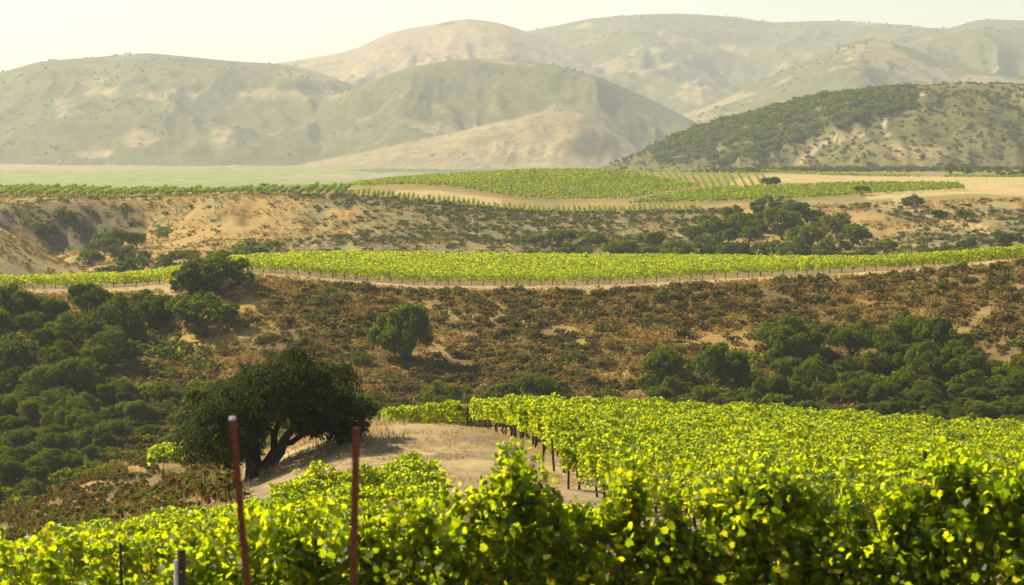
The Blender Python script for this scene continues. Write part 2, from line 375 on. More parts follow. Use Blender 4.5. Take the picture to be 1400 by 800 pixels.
# ------------------------------------------------------------------ ground sheet (out to 1600 m) and the hills beyond
def seg_mask(px, py, pts, w):
    d = np.full(px.shape, 1e9)
    for (x0, y0), (x1, y1) in zip(pts[:-1], pts[1:]):
        dx, dy = x1 - x0, y1 - y0; t = np.clip(((px - x0) * dx + (py - y0) * dy) / (dx * dx + dy * dy), 0, 1)
        d = np.minimum(d, np.hypot(px - x0 - t * dx, py - y0 - t * dy))
    return 1 - sstep(w * 0.5, w, d)
def blob(px, py, cx, cy_, rx, ry): return 1 - sstep(0.55, 1.1, np.hypot((px - cx) / rx, (py - cy_) / ry))
GOLD = np.array((0.255, 0.165, 0.050)); PALE = np.array((0.325, 0.238, 0.092)); DIRT = np.array((0.20, 0.14, 0.075)); BROWN = np.array((0.125, 0.082, 0.030))
OLIVE = np.array((0.135, 0.115, 0.045)); ORANGE = np.array((0.255, 0.155, 0.042)); CLIFF = np.array((0.105, 0.082, 0.040)); TURF = np.array((0.17, 0.145, 0.05))
def lerp(a, b, m): return a + (b - a) * m[..., None]
def ground_patches(X, Y, Z):
    px, py = px_of(X, Y, Z); xc = xcol(X, Y)
    n1 = fbm(X / 14, Y / 14, 4, 11); n2 = fbm(X / 5, Y / 5, 3, 13); n3 = fbm(X / 45, Y / 45, 3, 15)
    c = np.tile(DIRT, X.shape + (1,)).astype(float)
    # bare clearing and the track between the two near blocks
    c = lerp(c, PALE * 0.98, sstep(88, 100, Y) * (1 - sstep(172, 186, Y)) * sstep(330, 400, xc) * np.clip(0.55 + 0.9 * (n1 - 0.4) + 0.8 * (n2 - 0.5), 0, 1))
    ruts = np.maximum(seg_mask(px, py, [(430, 640), (540, 612), (640, 600), (720, 597)], 5), seg_mask(px, py, [(470, 655), (570, 628), (660, 622), (740, 640)], 6))
    c = lerp(c, DIRT * 0.85, (Y > 90) * (Y < 175) * ruts * np.clip(0.25 + 1.2 * (n2 - 0.3), 0, 1))
    # near scrub slope on the left
    c = lerp(c, lerp(np.tile(BROWN * 1.1, X.shape + (1,)), GOLD * 0.7, sstep(0.56, 0.72, n1)), sstep(86, 96, Y) * (1 - sstep(240, 260, Y)) * (1 - sstep(290, 350, xc)))
    # gully and the scrub face across it
    face = lerp(np.tile(BROWN, X.shape + (1,)), ORANGE, sstep(0.52, 0.66, 0.6 * n1 + 0.4 * n2))
    face = lerp(face, GOLD * 0.85, sstep(0.60, 0.72, 0.5 * n1 + 0.5 * n3))
    c = lerp(c, face, sstep(190, 215, Y) * (1 - sstep(414, 424, Y)))
    f = (Y > 300) & (Y < 424)
    for pts, w in (([(345, 408), (300, 440), (235, 470), (190, 498), (150, 515)], 9), ([(420, 452), (330, 460), (250, 475), (185, 500)], 5), ([(1300, 470), (1330, 445), (1350, 420)], 12), ([(365, 400), (330, 430), (345, 445)], 10)):
        c = lerp(c, GOLD * 1.1, f * seg_mask(px, py, pts, w) * np.clip(0.5 + 1.5 * (n2 - 0.3), 0, 1))
    # terrace with its headland track
    c = lerp(c, PALE * 0.92, sstep(420, 426, Y) * (1 - sstep(540, 560, Y)) * np.clip(0.75 + (n2 - 0.5), 0, 1))
    c = lerp(c, DIRT, sstep(434, 437, Y) * (1 - sstep(520, 540, Y)) * 0.8)
    # second hillside: gold grass at the left, grey-brown scrub in the middle
    h = sstep(540, 570, Y) * (1 - sstep(862, 880, Y))
    dry = np.clip(sstep(0.50, 0.64, 0.5 * n3 + 0.3 * n1 + 0.2 * n2 + 0.22 * (1 - sstep(330, 480, xc)) + 0.12 * sstep(930, 1050, xc) - 0.05), 0, 1)
    c = lerp(c, lerp(np.tile(OLIVE * 1.15, X.shape + (1,)), GOLD * 1.02, dry), h)
    c = lerp(c, lerp(np.tile(CLIFF, X.shape + (1,)), GOLD, sstep(0.62, 0.75, n1) * 0.6), h * sstep(806, 816, Y) * (1 - sstep(836, 842, Y)) * (1 - sstep(165, 210, xc)))
    c = lerp(c, PALE * 1.02, (np.abs(Y - 592) < 60) * (1 - sstep(150, 175, xc)) * 0.9 * (0.65 + 0.35 * sstep(0.35, 0.6, n2)))
    # vineyard ridge
    r = sstep(858, 880, Y)
    c = lerp(c, lerp(np.tile(GOLD * 0.9, X.shape + (1,)), TURF, sstep(0.45, 0.6, n1)), r)
    c = lerp(c, PALE, r * (Y < 1330) * np.clip(seg_mask(px, py, [(990, 262), (1010, 250), (1060, 243), (1260, 246), (1420, 247)], 8) + seg_mask(px, py, [(545, 265), (600, 266), (680, 277)], 7) + seg_mask(px, py, [(1190, 266), (1330, 258), (1420, 262)], 9), 0, 1))
    h2 = (Y > 640) * (Y < 900)
    c = lerp(c, PALE * 0.95, h2 * seg_mask(px, py, [(1225, 275), (1260, 288), (1330, 310), (1355, 318)], 7))
    return c
# near sheet
ds = [-60.0]
while ds[-1] < 1600: ds.append(ds[-1] + (0.75 if ds[-1] < 20 else 0.45 + 0.0062 * max(ds[-1] - 20, 0)))
ds = np.array(ds); ss = np.linspace(-1, 1, 470)
GY = np.repeat(ds[:, None], len(ss), 1); GX = ss[None, :] * (0.29 * np.maximum(ds, 0) + 26)[:, None]
GZ = terrain(GX, GY)
def grid_mesh(name, X, Y, Z, colors, mat, label=None):
    a, b = X.shape; idx = np.arange(a * b).reshape(a, b)
    q = np.stack([idx[:-1, :-1], idx[:-1, 1:], idx[1:, 1:], idx[1:, :-1]], -1).reshape(-1, 4)
    me = mesh_np(name, np.stack([X, Y, Z], -1).reshape(-1, 3), [q], True)
    set_attr(me, 'patch', colors.reshape(-1, 3), 'FLOAT_COLOR')
    return tag(obj(name, me, mat), kind='structure')
grid_mesh('ground', GX, GY, GZ, ground_patches(GX, GY, GZ), ground_mat('ground', [(0.09, 0.18), (0.7, 0.22), (3.2, 0.30), (13.0, 0.34)], 0.7))
# far sheet
ds2 = [1600.0]
while ds2[-1] < 9200: ds2.append(ds2[-1] + 9 + 0.0028 * (ds2[-1] - 1600))
ds2 = np.array(ds2); ss2 = np.linspace(-1, 1, 760)
HX = ss2[None, :] * (0.29 * ds2 + 26)[:, None]; HY = np.repeat(ds2[:, None], len(ss2), 1)
HZ_, HID = terrain(HX, HY, True)
def hill_patches(X, Y, Z, ID):
    px, py = px_of(X, Y, Z)
    n1 = fbm(X / 260, Y / 260, 4, 31); n2 = fbm(X / 42, Y / 55, 5, 33); n3 = fbm(X / 700, Y / 700, 3, 35)
    SCRUB = np.array((0.082, 0.078, 0.020)); DRY = np.array((0.20, 0.150, 0.062)); PINK = np.array((0.215, 0.15, 0.082)); FLD = np.array((0.165, 0.175, 0.035)); SAND = np.array((0.26, 0.20, 0.105))
    c = np.tile(SCRUB, X.shape + (1,)).astype(float)
    dryness = {0: 0.0, 1: 0.22, 2: -0.07, 3: -0.07, 4: 0.02, 5: -0.03, 6: 0.34, 7: -0.04, 8: -0.5}
    bias = np.zeros(X.shape)
    for k, v in dryness.items(): bias[ID == k] = v
    k = 0.45 * n1 + 0.3 * n2 + 0.25 * n3 + bias
    c = lerp(c, DRY, sstep(0.555, 0.605, k))
    c = lerp(c, PINK, (ID == 1) * sstep(0.62, 0.8, k) * 0.8)
    for (cx, cy_, rx, ry, w) in ((135, 125, 34, 22, 2), (235, 130, 60, 9, 2), (360, 128, 50, 7, 1), (420, 130, 60, 9, 1), (440, 100, 70, 14, 1), (90, 140, 20, 10, 2), (190, 190, 30, 14, 2), (130, 210, 30, 9, 7), (305, 190, 22, 20, 2)):
        c = lerp(c, DRY * 1.08, (ID >= 0) * blob(px, py, cx, cy_, rx, ry) * np.clip(0.35 + 2.2 * (n2 - 0.35), 0, 1))
    c = lerp(c, SCRUB * 0.8, (ID == 6) * blob(px, py, 810, 198, 42, 22) * 0.9)
    # near right hill: scrub with dry openings and two tracks
    j = ID == 8
    c = lerp(c, np.array((0.092, 0.084, 0.024)), j * 1.0)
    c = lerp(c, np.array((0.150, 0.118, 0.040)), j * sstep(0.5, 0.62, 0.5 * n2 + 0.5 * n1) * sstep(1000, 1120, px))
    c = lerp(c, np.array((0.28, 0.20, 0.08)), j * 0.8 * np.clip(blob(px, py, 1110, 208, 30, 18) + blob(px, py, 1240, 205, 70, 16) * 0.9 + blob(px, py, 1160, 185, 60, 12) * 0.5, 0, 1) * np.clip(0.3 + 2 * (n2 - 0.35), 0, 1))
    c = lerp(c, SAND * 1.05, j * np.clip(seg_mask(px, py, [(1262, 128), (1250, 138), (1252, 150)], 4) + seg_mask(px, py, [(1213, 158), (1207, 175), (1215, 185)], 4) + seg_mask(px, py, [(1180, 182), (1120, 198), (1098, 218), (1090, 225)], 5), 0, 1))
    # valley floor: strips of fields and pale stubble
    v = ID < 0
    strip = (n1 * 0.25 + vnoise(Y / 420 + X / 1500, X / 700, 51)) / 1.25
    fl = lerp(np.tile(np.array((0.075, 0.095, 0.032)), X.shape + (1,)), FLD, sstep(0.40, 0.44, strip))
    fl = lerp(fl, SAND * 0.9, sstep(0.66, 0.70, strip))
    c = np.where(v[..., None], fl, c)
    return c
grid_mesh('hills', HX, HY, HZ_, hill_patches(HX, HY, HZ_, HID), ground_mat('hills', [(0.012, 0.16), (0.045, 0.35), (0.16, 0.42)], 0.9))

# ------------------------------------------------------------------ haze: one box of even air round everything
def box_mesh(name, x0, x1, y0, y1, z0, z1):
    V = np.array([(x, y, z) for z in (z0, z1) for y in (y0, y1) for x in (x0, x1)])
    q = np.array([(0, 2, 3, 1), (4, 5, 7, 6), (0, 1, 5, 4), (2, 6, 7, 3), (0, 4, 6, 2), (1, 3, 7, 5)])
    return mesh_np(name, V, [q])
hm, hnt, hout = new_mat('haze')
pv = hnt.nodes.new('ShaderNodeVolumePrincipled')
pv.inputs['Density'].default_value = HAZE_DENSITY; pv.inputs['Color'].default_value = HAZE_COLOR; pv.inputs['Anisotropy'].default_value = 0.25
hnt.links.new(pv.outputs[0], hout.inputs['Volume'])
zlo = float(min(GZ.min(), HZ_.min())) - 1.0; zhi = float(HZ_.max()) + 12
hz = tag(obj('haze', box_mesh('haze', -2900, 2900, -75, 9400, zlo, zhi), hm), kind='stuff')

# ------------------------------------------------------------------ trees: tapered trunk with limbs, crown of leaf clumps in uneven lobes
def lobe_points(lobes, n, rng, fill=0.35, tuft=2.6):
    """points and outward directions on (mostly) the upper skin of ellipsoid lobes, hidden ones dropped"""
    L = np.array(lobes); A = (L[:, 3] * L[:, 4] + L[:, 3] * L[:, 5] + L[:, 4] * L[:, 5]); A = A * np.where(L[:, 3] < 0.45 * L[:, 3].max(), tuft, 0.5 if tuft > 1.5 else 1.0); k = rng.choice(len(L), n, p=A / A.sum())
    u = rand_unit(n, 0.30, rng); r = np.where(rng.random(n) < fill, rng.uniform(0.55, 0.95, n), rng.normal(0.99, 0.05, n))
    # clumps: push the skin in and out at twig scale
    bump = 1 + 0.26 * (vnoise(u[:, 0] * 4.6 + k * 9.7, u[:, 1] * 4.6 + u[:, 2] * 4.9, 3) - 0.45) * 2
    P = L[k, :3] + u * L[k, 3:6] * (r * bump)[:, None]
    keep = np.ones(n, bool)
    for j in range(len(L)):
        q = ((P - L[j, :3]) / L[j, 3:6]); keep &= ~(((q ** 2).sum(1) < 0.36) & (k != j))
    return P[keep], u[keep]
def crown_mesh(name, lobes, n, size, seed, mat, tmpl=LEAF4, faces=((0, 1, 2, 3),), upw=0.35, fill=0.35, zmin=None, tuft=2.6):
    rng = np.random.default_rng(seed); P, u = lobe_points(lobes, n, rng, fill, tuft)
    if zmin is not None:
        P, u = P[P[:, 2] > zmin], u[P[:, 2] > zmin]
    N = norm(u * 1.25 + rng.normal(size=P.shape) * 0.55 + np.array([0, 0, upw]))
    V, Fc = leaves(P, N, size * rng.uniform(0.65, 1.35, len(P)), tmpl, faces, rng)
    me = mesh_np(name, V, [Fc]); me.materials.append(mat); return me
def random_lobes(rng, h=0.85, n=11, spread=0.62, flat=1.0):
    """a few main limbs' masses carrying many small bumps, none of them centred"""
    L = [(rng.uniform(-.1, .1), rng.uniform(-.1, .1), h * 0.5, 0.55, 0.55, h * 0.36)]
    for i in range(5):
        a = 2 * math.pi * (i + rng.uniform(-0.35, 0.35)) / 5; rr = rng.uniform(0.3, 0.6); s = rng.uniform(0.26, 0.40)
        L.append((rr * math.cos(a), rr * math.sin(a), h * rng.uniform(0.32, 0.72), s, s, s * rng.uniform(0.6, 0.85) * flat))
    m = len(L)
    for i in range(n * 3):
        c = L[rng.integers(0, m)]; u = rand_unit(1, 0.45, rng)[0]; s = rng.uniform(0.10, 0.21)
        L.append((c[0] + u[0] * c[3] * 0.92, c[1] + u[1] * c[4] * 0.92, max(c[2] + u[2] * c[5] * 1.0, s * 0.5), s, s, s * rng.uniform(0.55, 0.85)))
    return L
def trunk_mesh(name, lobes, rng, r0=0.055):
    parts = [tube([(0, 0, -0.12), (0.01, 0, 0.1), (rng.uniform(-.05, .05), rng.uniform(-.05, .05), 0.36)], [r0 * 1.25, r0, r0 * 0.8])]
    for l in lobes[1:7]:
        parts.append(tube([(0, 0, 0.22), (l[0] * 0.45, l[1] * 0.45, 0.22 + (l[2] - 0.2) * 0.6), (l[0] * 0.85, l[1] * 0.85, l[2])], [r0 * 0.7, r0 * 0.4, r0 * 0.15], 5))
    V, Fs = merge(parts); me = mesh_np(name, V, Fs, True); me.materials.append(M['bark']); return me
rv = np.random.default_rng(5)
TREES = {'mid': [], 'far': [], 'tiny': []}
for i in range(9):
    lb = random_lobes(rv, rv.uniform(1.05, 1.4), 20); tm = trunk_mesh('trunk', lb, rv)
    TREES['mid'].append((crown_mesh('crown', lb, 13000, 0.062, 100 + i, M['tree'], zmin=0.03), tm))
    if i < 6: TREES['far'].append((crown_mesh('crown', lb, 3600, 0.105, 200 + i, M['tree'], zmin=0.03), tm))
    if i < 4: TREES['tiny'].append((crown_mesh('crown', lb, 700, 0.22, 300 + i, M['tree'], zmin=0.0), tm))
N_TREES = 0
def tree(X, Y, Z, r, label, group, lod='mid', sz=1.0, kind='oak_tree', cat='tree'):
    global N_TREES
    k = N_TREES % len(TREES[lod]); N_TREES += 1
    t = thing(kind, label, cat, (X, Y, Z - 0.1 * r), group)
    t.rotation_euler[2] = random.uniform(0, 6.28); t.scale = (r, r * random.uniform(0.88, 1.1), r * sz * (1.15 if lod == 'mid' else 0.86) * random.uniform(0.88, 1.15))
    cm, tm = TREES[lod][k]
    obj('crown', cm, None, t); obj('trunk', tm, None, t)
    return t
def in_poly(x, y, P):
    c = False; j = len(P) - 1
    for i in range(len(P)):
        if (P[i][1] > y) != (P[j][1] > y) and x < (P[j][0] - P[i][0]) * (y - P[i][1]) / (P[j][1] - P[i][1]) + P[i][0]: c = not c
        j = i
    return c
def grove(poly, n, rpx, label, group, lod, seed, dmin, dmax, base=0.7, sz=1.0, mind=0.72):
    """trees standing on the ground seen inside a photo region; rpx = crown radius range in photo pixels"""
    rng = np.random.default_rng(seed); xs = [p[0] for p in poly]; ys = [p[1] for p in poly]; done = []; tries = 0
    while len(done) < n and tries < n * 60:
        tries += 1
        x = rng.uniform(min(xs), max(xs)); y = rng.uniform(min(ys), max(ys)); r = rng.uniform(*rpx)
        if not in_poly(x, y, poly): continue
        if any(math.hypot((x - a) / (r + c), (y - b) / (0.7 * (r + c))) < mind * 0.75 for a, b, c in done): continue
        h = hit(x, y + r * base, dmin, dmax)
        if h is None: continue
        done.append((x, y, r)); tree(*h, r * h[1] / F, label, group, lod, sz)
def tree_px(x, y, rpx, label, group=None, lod='mid', sz=1.0, dmin=200, dmax=2600, kind='oak_tree', d=None):
    h = on(x, d) if d else hit(x, y, dmin, dmax)
    if h is None: print('no ground for', x, y); return
    return tree(*h, rpx * h[1] / F, label, group, lod, sz, kind)
G1 = 'oaks filling the gully slope left of the lone oak'
grove([(-60, 425), (40, 405), (120, 400), (200, 420), (215, 440), (140, 490), (120, 540), (100, 580), (-60, 560)], 36, (24, 48), 'rounded dark green oak in the dense grove on the left gully slope', G1, 'mid', 1, 250, 424)
grove([(-60, 540), (120, 530), (200, 538), (330, 525), (340, 560), (250, 590), (170, 600), (120, 625), (60, 640), (-60, 640)], 44, (20, 36), 'low dark green oak along the foot of the left gully slope', G1, 'mid', 2, 215, 424, sz=0.85)
grove([(-60, 590), (60, 590), (90, 630), (40, 680), (-60, 690)], 12, (22, 38), 'dark oak at the left edge above the brown scrub slope', G1, 'mid', 3, 190, 400)
for x, y, r, l in ((298, 402, 58, 'wide dark oak overhanging the left end of the terrace vineyard'), (262, 408, 40, 'dark oak left of the wide oak at the terrace edge'), (272, 452, 56, 'broad sunlit oak just below the terrace vineyard corner'), (205, 440, 44, 'oak between the terrace corner and the gully grove'), (160, 440, 36, 'oak on the slope below the left dirt track'), (60, 428, 24, 'small dark oak standing up against the left dirt track'), (150, 500, 46, 'large round oak in the middle of the left grove'), (95, 540, 44, 'light topped oak low in the left grove')):
    tree_px(x, y, r, l, 'oaks near the terrace corner', dmin=250, dmax=432, sz=0.8)
lone = tree_px(556, 500, 54, 'big round green oak alone in the brown scrub below the terrace', None, sz=1.25, dmin=250, dmax=424)
lone.location.z -= 1.5
for x, y, r, l in ((462, 520, 22, 'small pale green round tree left of the big lone scrub oak'), (494, 505, 18, 'smallest pale green tree beside the big scrub oak'), (440, 535, 20, 'pale green bush tree above the crown of the near oak'), (410, 520, 20, 'pale green low tree directly over the near oak crown'), (600, 575, 40, 'dull green tree in the gully above the small vine patch'), (545, 580, 26, 'grey green tree in the gully left of the small vine patch'), (500, 575, 26, 'tree in the gully right behind the near oak'), (742, 555, 38, 'dull green tree peeking over the top of the near vineyard'), (690, 565, 30, 'low tree behind the far corner of the near vineyard'), (830, 562, 26, 'low grey tree behind the near vineyard canopy')):
    tree_px(x, y, r, l, 'small trees along the gully floor', dmin=215, dmax=424, sz=0.9)
G2 = 'oaks filling the gully behind the near vineyard'
for x, y, r, l in ((905, 530, 42, 'dark tall oak at the left end of the right grove'), (990, 535, 50, 'large dark oak second from the left end of the right grove'), (1275, 525, 44, 'dark domed oak standing out in the right grove'), (1305, 492, 34, 'oak at the upper right corner of the right grove'), (1085, 505, 40, 'oak at the top left of the right grove')):
    tree_px(x, y, r, l, 'standout oaks of the right grove', dmin=215, dmax=424, sz=1.05)
grove([(1050, 455), (1150, 445), (1300, 450), (1330, 480), (1340, 520), (1280, 545), (1050, 530)], 32, (20, 38), 'dark oak in the upper part of the right grove', G2, 'mid', 4, 215, 424)
grove([(880, 520), (1000, 540), (1150, 530), (1300, 540), (1460, 500), (1460, 580), (1200, 580), (900, 560)], 42, (20, 34), 'low oak close behind the near vineyard canopy', G2, 'mid', 5, 215, 424, sz=0.85)
grove([(1330, 500), (1460, 480), (1460, 560), (1300, 560)], 18, (18, 32), 'grey green oak at the right edge of the gully', G2, 'mid', 6, 215, 424, sz=0.7)
G3 = 'oaks in the gully behind the terrace vineyard'
grove([(980, 290), (1060, 275), (1170, 300), (1190, 325), (1130, 340), (940, 345), (900, 345)], 38, (20, 36), 'dark oak in the clump right of centre behind the terrace', G3, 'far', 7, 560, 900, sz=1.12)
for x, y, r, l in ((1012, 325, 30, 'tall oak at the left of the clump behind the terrace'), (1075, 310, 34, 'tallest oak of the clump behind the terrace'), (1045, 318, 24, 'oak between the two tall oaks behind the terrace'), (1140, 320, 30, 'broad oak right of the tallest oak behind the terrace'), (348, 352, 50, 'broad dome of green oak rising behind the left terrace vines')):
    tree_px(x, y, r, l, 'standout oaks behind the terrace', lod='far', dmin=560, dmax=900, sz=0.62 if x < 500 else 0.95)
grove([(725, 322), (800, 310), (925, 318), (930, 340), (730, 342)], 22, (20, 34), 'hazy green oak in the low belt behind the centre of the terrace', G3, 'far', 8, 560, 900, sz=0.8)
grove([(900, 335), (1200, 335), (1330, 335), (1330, 352), (900, 352)], 20, (14, 26), 'oak tucked close behind the terrace canopy', G3, 'far', 9, 560, 900, sz=0.8)
grove([(1315, 325), (1440, 318), (1440, 345), (1300, 345)], 9, (18, 28), 'dark oak at the right end behind the terrace', G3, 'far', 10, 560, 900)
grove([(110, 335), (190, 325), (200, 350), (160, 370), (110, 360)], 14, (18, 30), 'green oak below the eroded bank at the left', G3, 'far', 11, 620, 900)
for x, y, r, l in ((60, 330, 22, 'oak under the left end of the eroded bank'), (88, 328, 24, 'dark oak at the foot of the eroded bank'), (150, 345, 30, 'largest oak below the eroded bank'), (230, 365, 22, 'low grey bush tree right of the bank oaks'), (260, 368, 22, 'low grey bush tree nearest the terrace vines')):
    tree_px(x, y, r, l, 'trees under the eroded bank', lod='far', dmin=650, dmax=900)
for x, y, r, l in ((1053, 257, 16, 'round bush tree on the pale track of the far ridge'), (1178, 268, 13, 'dark round tree alone in the yellow green ridge vines'), (1248, 282, 16, 'low green tree right of the ridge vines'), (1285, 300, 16, 'low green bush on the dry slope at the right'), (745, 232, 13, 'first tree of the small row on the knoll skyline'), (757, 231, 15, 'taller tree of the small row on the knoll skyline'), (775, 231, 11, 'third tree of the small row on the knoll skyline'), (790, 231, 11, 'last tree of the small row on the knoll skyline'), (360, 264, 12, 'dark cypress like tree among the ridge vine ends'), (1320, 303, 16, 'low bush tree left of the right edge on the dry slope')):
    tree_px(x, y, r, l, None, lod='tiny' if r < 14 else 'far', dmin=560, dmax=1500)
grove([(1290, 228), (1420, 222), (1420, 236), (1290, 236)], 8, (9, 15), 'hazy tree at the foot of the right hill', 'trees at the foot of the right hill', 'tiny', 13, 1300, 2300)
# ------------------------------------------------------------------ scrub
SH = []
for i in range(6):
    lb = random_lobes(rv, rv.uniform(0.8, 1.05), 6, 0.5); SH.append(crown_mesh('shrub', lb, 620, 0.17, 400 + i, M['shrub'], zmin=0.0, upw=0.6))
def scatter(n, xr, dr, dens, seed):
    rng = np.random.default_rng(seed); d = np.sqrt(rng.uniform(dr[0] ** 2, dr[1] ** 2, n)); x = rng.uniform(*xr, n); X = (x - 700) / F * d
    k = rng.random(n) < dens(X, d, x); X, d = X[k], d[k]; return X, d, terrain(X, d), rng
def face_dens(X, d, x):
    n1 = fbm(X / 14, d / 14, 4, 11); n2 = fbm(X / 5, d / 5, 3, 13)
    return np.clip(1.1 - 1.5 * sstep(0.46, 0.68, 0.6 * n1 + 0.4 * n2), 0.15, 1)
SX, SD, SZ, rng = scatter(8000, (-120, 1520), (296, 422), face_dens, 31)
PX, PY = px_of(SX, SD, SZ)
clear = np.ones(len(SX), bool)
for pts, w in (([(345, 408), (300, 440), (235, 470), (190, 498), (150, 515)], 12), ([(420, 452), (330, 460), (250, 475), (185, 500)], 5), ([(1300, 470), (1330, 445), (1350, 420)], 9)):
    clear &= seg_mask(PX, PY, pts, w) < 0.5
for (cx, cy_, rx, ry) in ((100, 500, 130, 90), (556, 470, 60, 48), (1150, 510, 280, 55)): clear &= ~((np.hypot((PX - cx) / rx, (PY - cy_) / ry) < 0.9) & (RNG.random(len(SX)) < 0.75))
SX, SD, SZ = SX[clear], SD[clear], SZ[clear]
SR = RNG.uniform(0.55, 1.35, len(SX)) * (0.8 + 0.5 * RNG.random(len(SX)))
# near left slope
AX, AD, AZ, _ = scatter(1000, (-150, 340), (94, 235), lambda X, d, x: np.clip(0.9 + 0 * X - 0.6 * sstep(270, 340, x), 0, 1) * (fbm(X / 9, d / 9, 3, 17) > 0.36), 33)
AR = RNG.uniform(0.35, 0.95, len(AX))
allx = np.concatenate([AX, SX]); ally = np.concatenate([AD, SD]); allz = np.concatenate([AZ, SZ]); allr = np.concatenate([AR, SR])
vis = np.argsort(-(allr / ally) * (px_of(allx, ally, allz)[1] < 640 + 0 * ally))
near_left = np.arange(len(allx)) < len(AX)
pick = vis[:290]
SHL = {True: ('brown green shrub on the near left slope beside the vines', 'shrubs on the near left slope'), False: ('rounded brown olive shrub on the scrub face below the terrace', 'shrubs on the scrub face')}
for j, i in enumerate(pick):
    o = bpy.data.objects.new('shrub', SH[j % 6]); COL.objects.link(o); o.location = (allx[i], ally[i], allz[i] - 0.06)
    o.rotation_euler[2] = random.uniform(0, 6.28); r = allr[i]; o.scale = (r, r, r * random.uniform(0.75, 1.15)); lab = SHL[bool(near_left[i])]
    tag(o, lab[0], 'shrub', lab[1])
def scrub_mass(name, X, Y, Z, r, nleaf, leaf, seed, mat=None):
    rng = np.random.default_rng(seed); n = len(X); tm = []
    for i in range(5):
        lb = random_lobes(rng, 0.85, 5, 0.5); P, u = lobe_points(lb, nleaf, rng, 0.3); P[:, 2] = np.maximum(P[:, 2], 0.02)
        tm.append(leaves(P, norm(u + rng.normal(size=P.shape) * 0.6 + np.array([0, 0, .5])), leaf * rng.uniform(0.7, 1.3, len(P)), LEAF4, ((0, 1, 2, 3),), rng))
    Vs, Fs, Ts, off = [], [], [], 0
    for i in range(n):
        V, Fc = tm[i % 5]; a = rng.uniform(0, 6.28); c, s = math.cos(a), math.sin(a); q = V * r[i] * np.array([1, 1, rng.uniform(0.7, 1.1)])
        Vs.append(np.stack([q[:, 0] * c - q[:, 1] * s + X[i], q[:, 0] * s + q[:, 1] * c + Y[i], q[:, 2] + Z[i] - 0.05], 1)); Fs.append(Fc + off); off += len(V); Ts.append(np.full(len(V), rng.random()))
    me = mesh_np(name, np.vstack(Vs), [np.vstack(Fs)]); set_attr(me, 'tint', np.concatenate(Ts))
    return tag(obj(name, me, mat or M['shrub']), kind='stuff')
rest = vis[290:]
scrub_mass('scrub', allx[rest], ally[rest], allz[rest], allr[rest], 130, 0.33, 51)
# low dry undergrowth between the shrubs
UX, UD, UZ, _ = scatter(74000, (-120, 1520), (292, 436), lambda X, d, x: np.clip(0.4 + 1.2 * fbm(X / 7, d / 7, 3, 81), 0, 1) * (fbm(X / 7, d / 7, 3, 81) > 0.33) * np.where(d > 424, 0.12, 1), 35)
UPX, UPY = px_of(UX, UD, UZ); ku = np.ones(len(UX), bool)
for pts, w in (([(345, 408), (300, 440), (235, 470), (190, 498), (150, 515)], 12), ([(420, 452), (330, 460), (250, 475), (185, 500)], 7), ([(1300, 470), (1330, 445), (1350, 420)], 10)):
    ku &= (seg_mask(UPX, UPY, pts, w) < 0.5) | (RNG.random(len(UX)) < 0.12)
UX, UD, UZ = UX[ku], UD[ku], UZ[ku]
scrub_mass('undergrowth', UX, UD, UZ, np.where(UD > 424, 0.45, 1) * RNG.uniform(0.4, 1.0, len(UX)), 8, 0.5, 52, M['tussock'])
VX, VD, VZ, _ = scatter(30000, (-120, 1520), (640, 868), lambda X, d, x: 0.9 * (fbm(X / 12, d / 12, 3, 83) > 0.40), 36)
scrub_mass('hillside_grass', VX, VD, VZ, RNG.uniform(0.4, 1.0, len(VX)), 7, 0.6, 57, M['tussock'])
def hside(X, d, x):
    n3 = fbm(X / 45, d / 45, 3, 15); n1 = fbm(X / 14, d / 14, 4, 11)
    dry = sstep(0.47, 0.64, 0.5 * n3 + 0.5 * n1 + 0.22 * (1 - sstep(330, 480, x)) + 0.10 * sstep(930, 1050, x))
    return np.clip(1.0 - 0.95 * dry, 0.05, 1)
BX, BD, BZ, _ = scatter(8000, (-120, 1520), (690, 862), hside, 37)
scrub_mass('hillside_scrub', BX, BD, BZ, RNG.uniform(0.6, 1.5, len(BX)) , 40, 0.5, 53, M['brush'])
JX, JD, JZ, _ = scatter(5200, (830, 1520), (1620, 2260), lambda X, d, x: np.clip(0.35 + 0.8 * sstep(0.42, 0.58, fbm(X / 60, d / 60, 3, 71)), 0, 1), 39)
scrub_mass('hill_scrub', JX, JD, JZ, RNG.uniform(1.2, 3.2, len(JX)), 22, 0.6, 54, M['brush'])
WP = [(885, 208), (930, 186), (1000, 162), (1080, 141), (1130, 131), (1252, 120), (1248, 150), (1200, 158), (1130, 182), (1085, 198), (1040, 214), (1005, 228), (900, 226)]
def woods(X, d, x):
    px, py = px_of(X, d, terrain(X, d)); return np.array([in_poly(a, b, WP) for a, b in zip(px, py)]) * (0.55 + 0.4 * (fbm(X / 40, d / 40, 3, 73) > 0.36))
WX, WD, WZ, _ = scatter(6000, (860, 1275), (1640, 2330), woods, 40)
scrub_mass('woodland', WX, WD, WZ, RNG.uniform(3.0, 6.5, len(WX)), 150, 0.30, 56, M['tree'])
def lowland(X, d, x):
    px, py = px_of(X, d, terrain(X, d)); return np.clip((1 - sstep(240, 330, px)) * sstep(425, 470, py) + sstep(860, 930, px) * sstep(470, 520, py + 0.15 * (px - 900) * 0) + sstep(548, 575, py), 0, 1) * 0.9
EX, ED, EZ, _ = scatter(3600, (-120, 1520), (285, 422), lowland, 44)
scrub_mass('gully_brush', EX, ED, EZ, RNG.uniform(0.9, 2.4, len(EX)), 110, 0.26, 59, M['tree'])
QX, QD, QZ, _ = scatter(420, (-60, 232), (806, 846), lambda X, d, x: 0.9 * (fbm(X / 9, d / 9, 2, 87) > 0.45), 46)
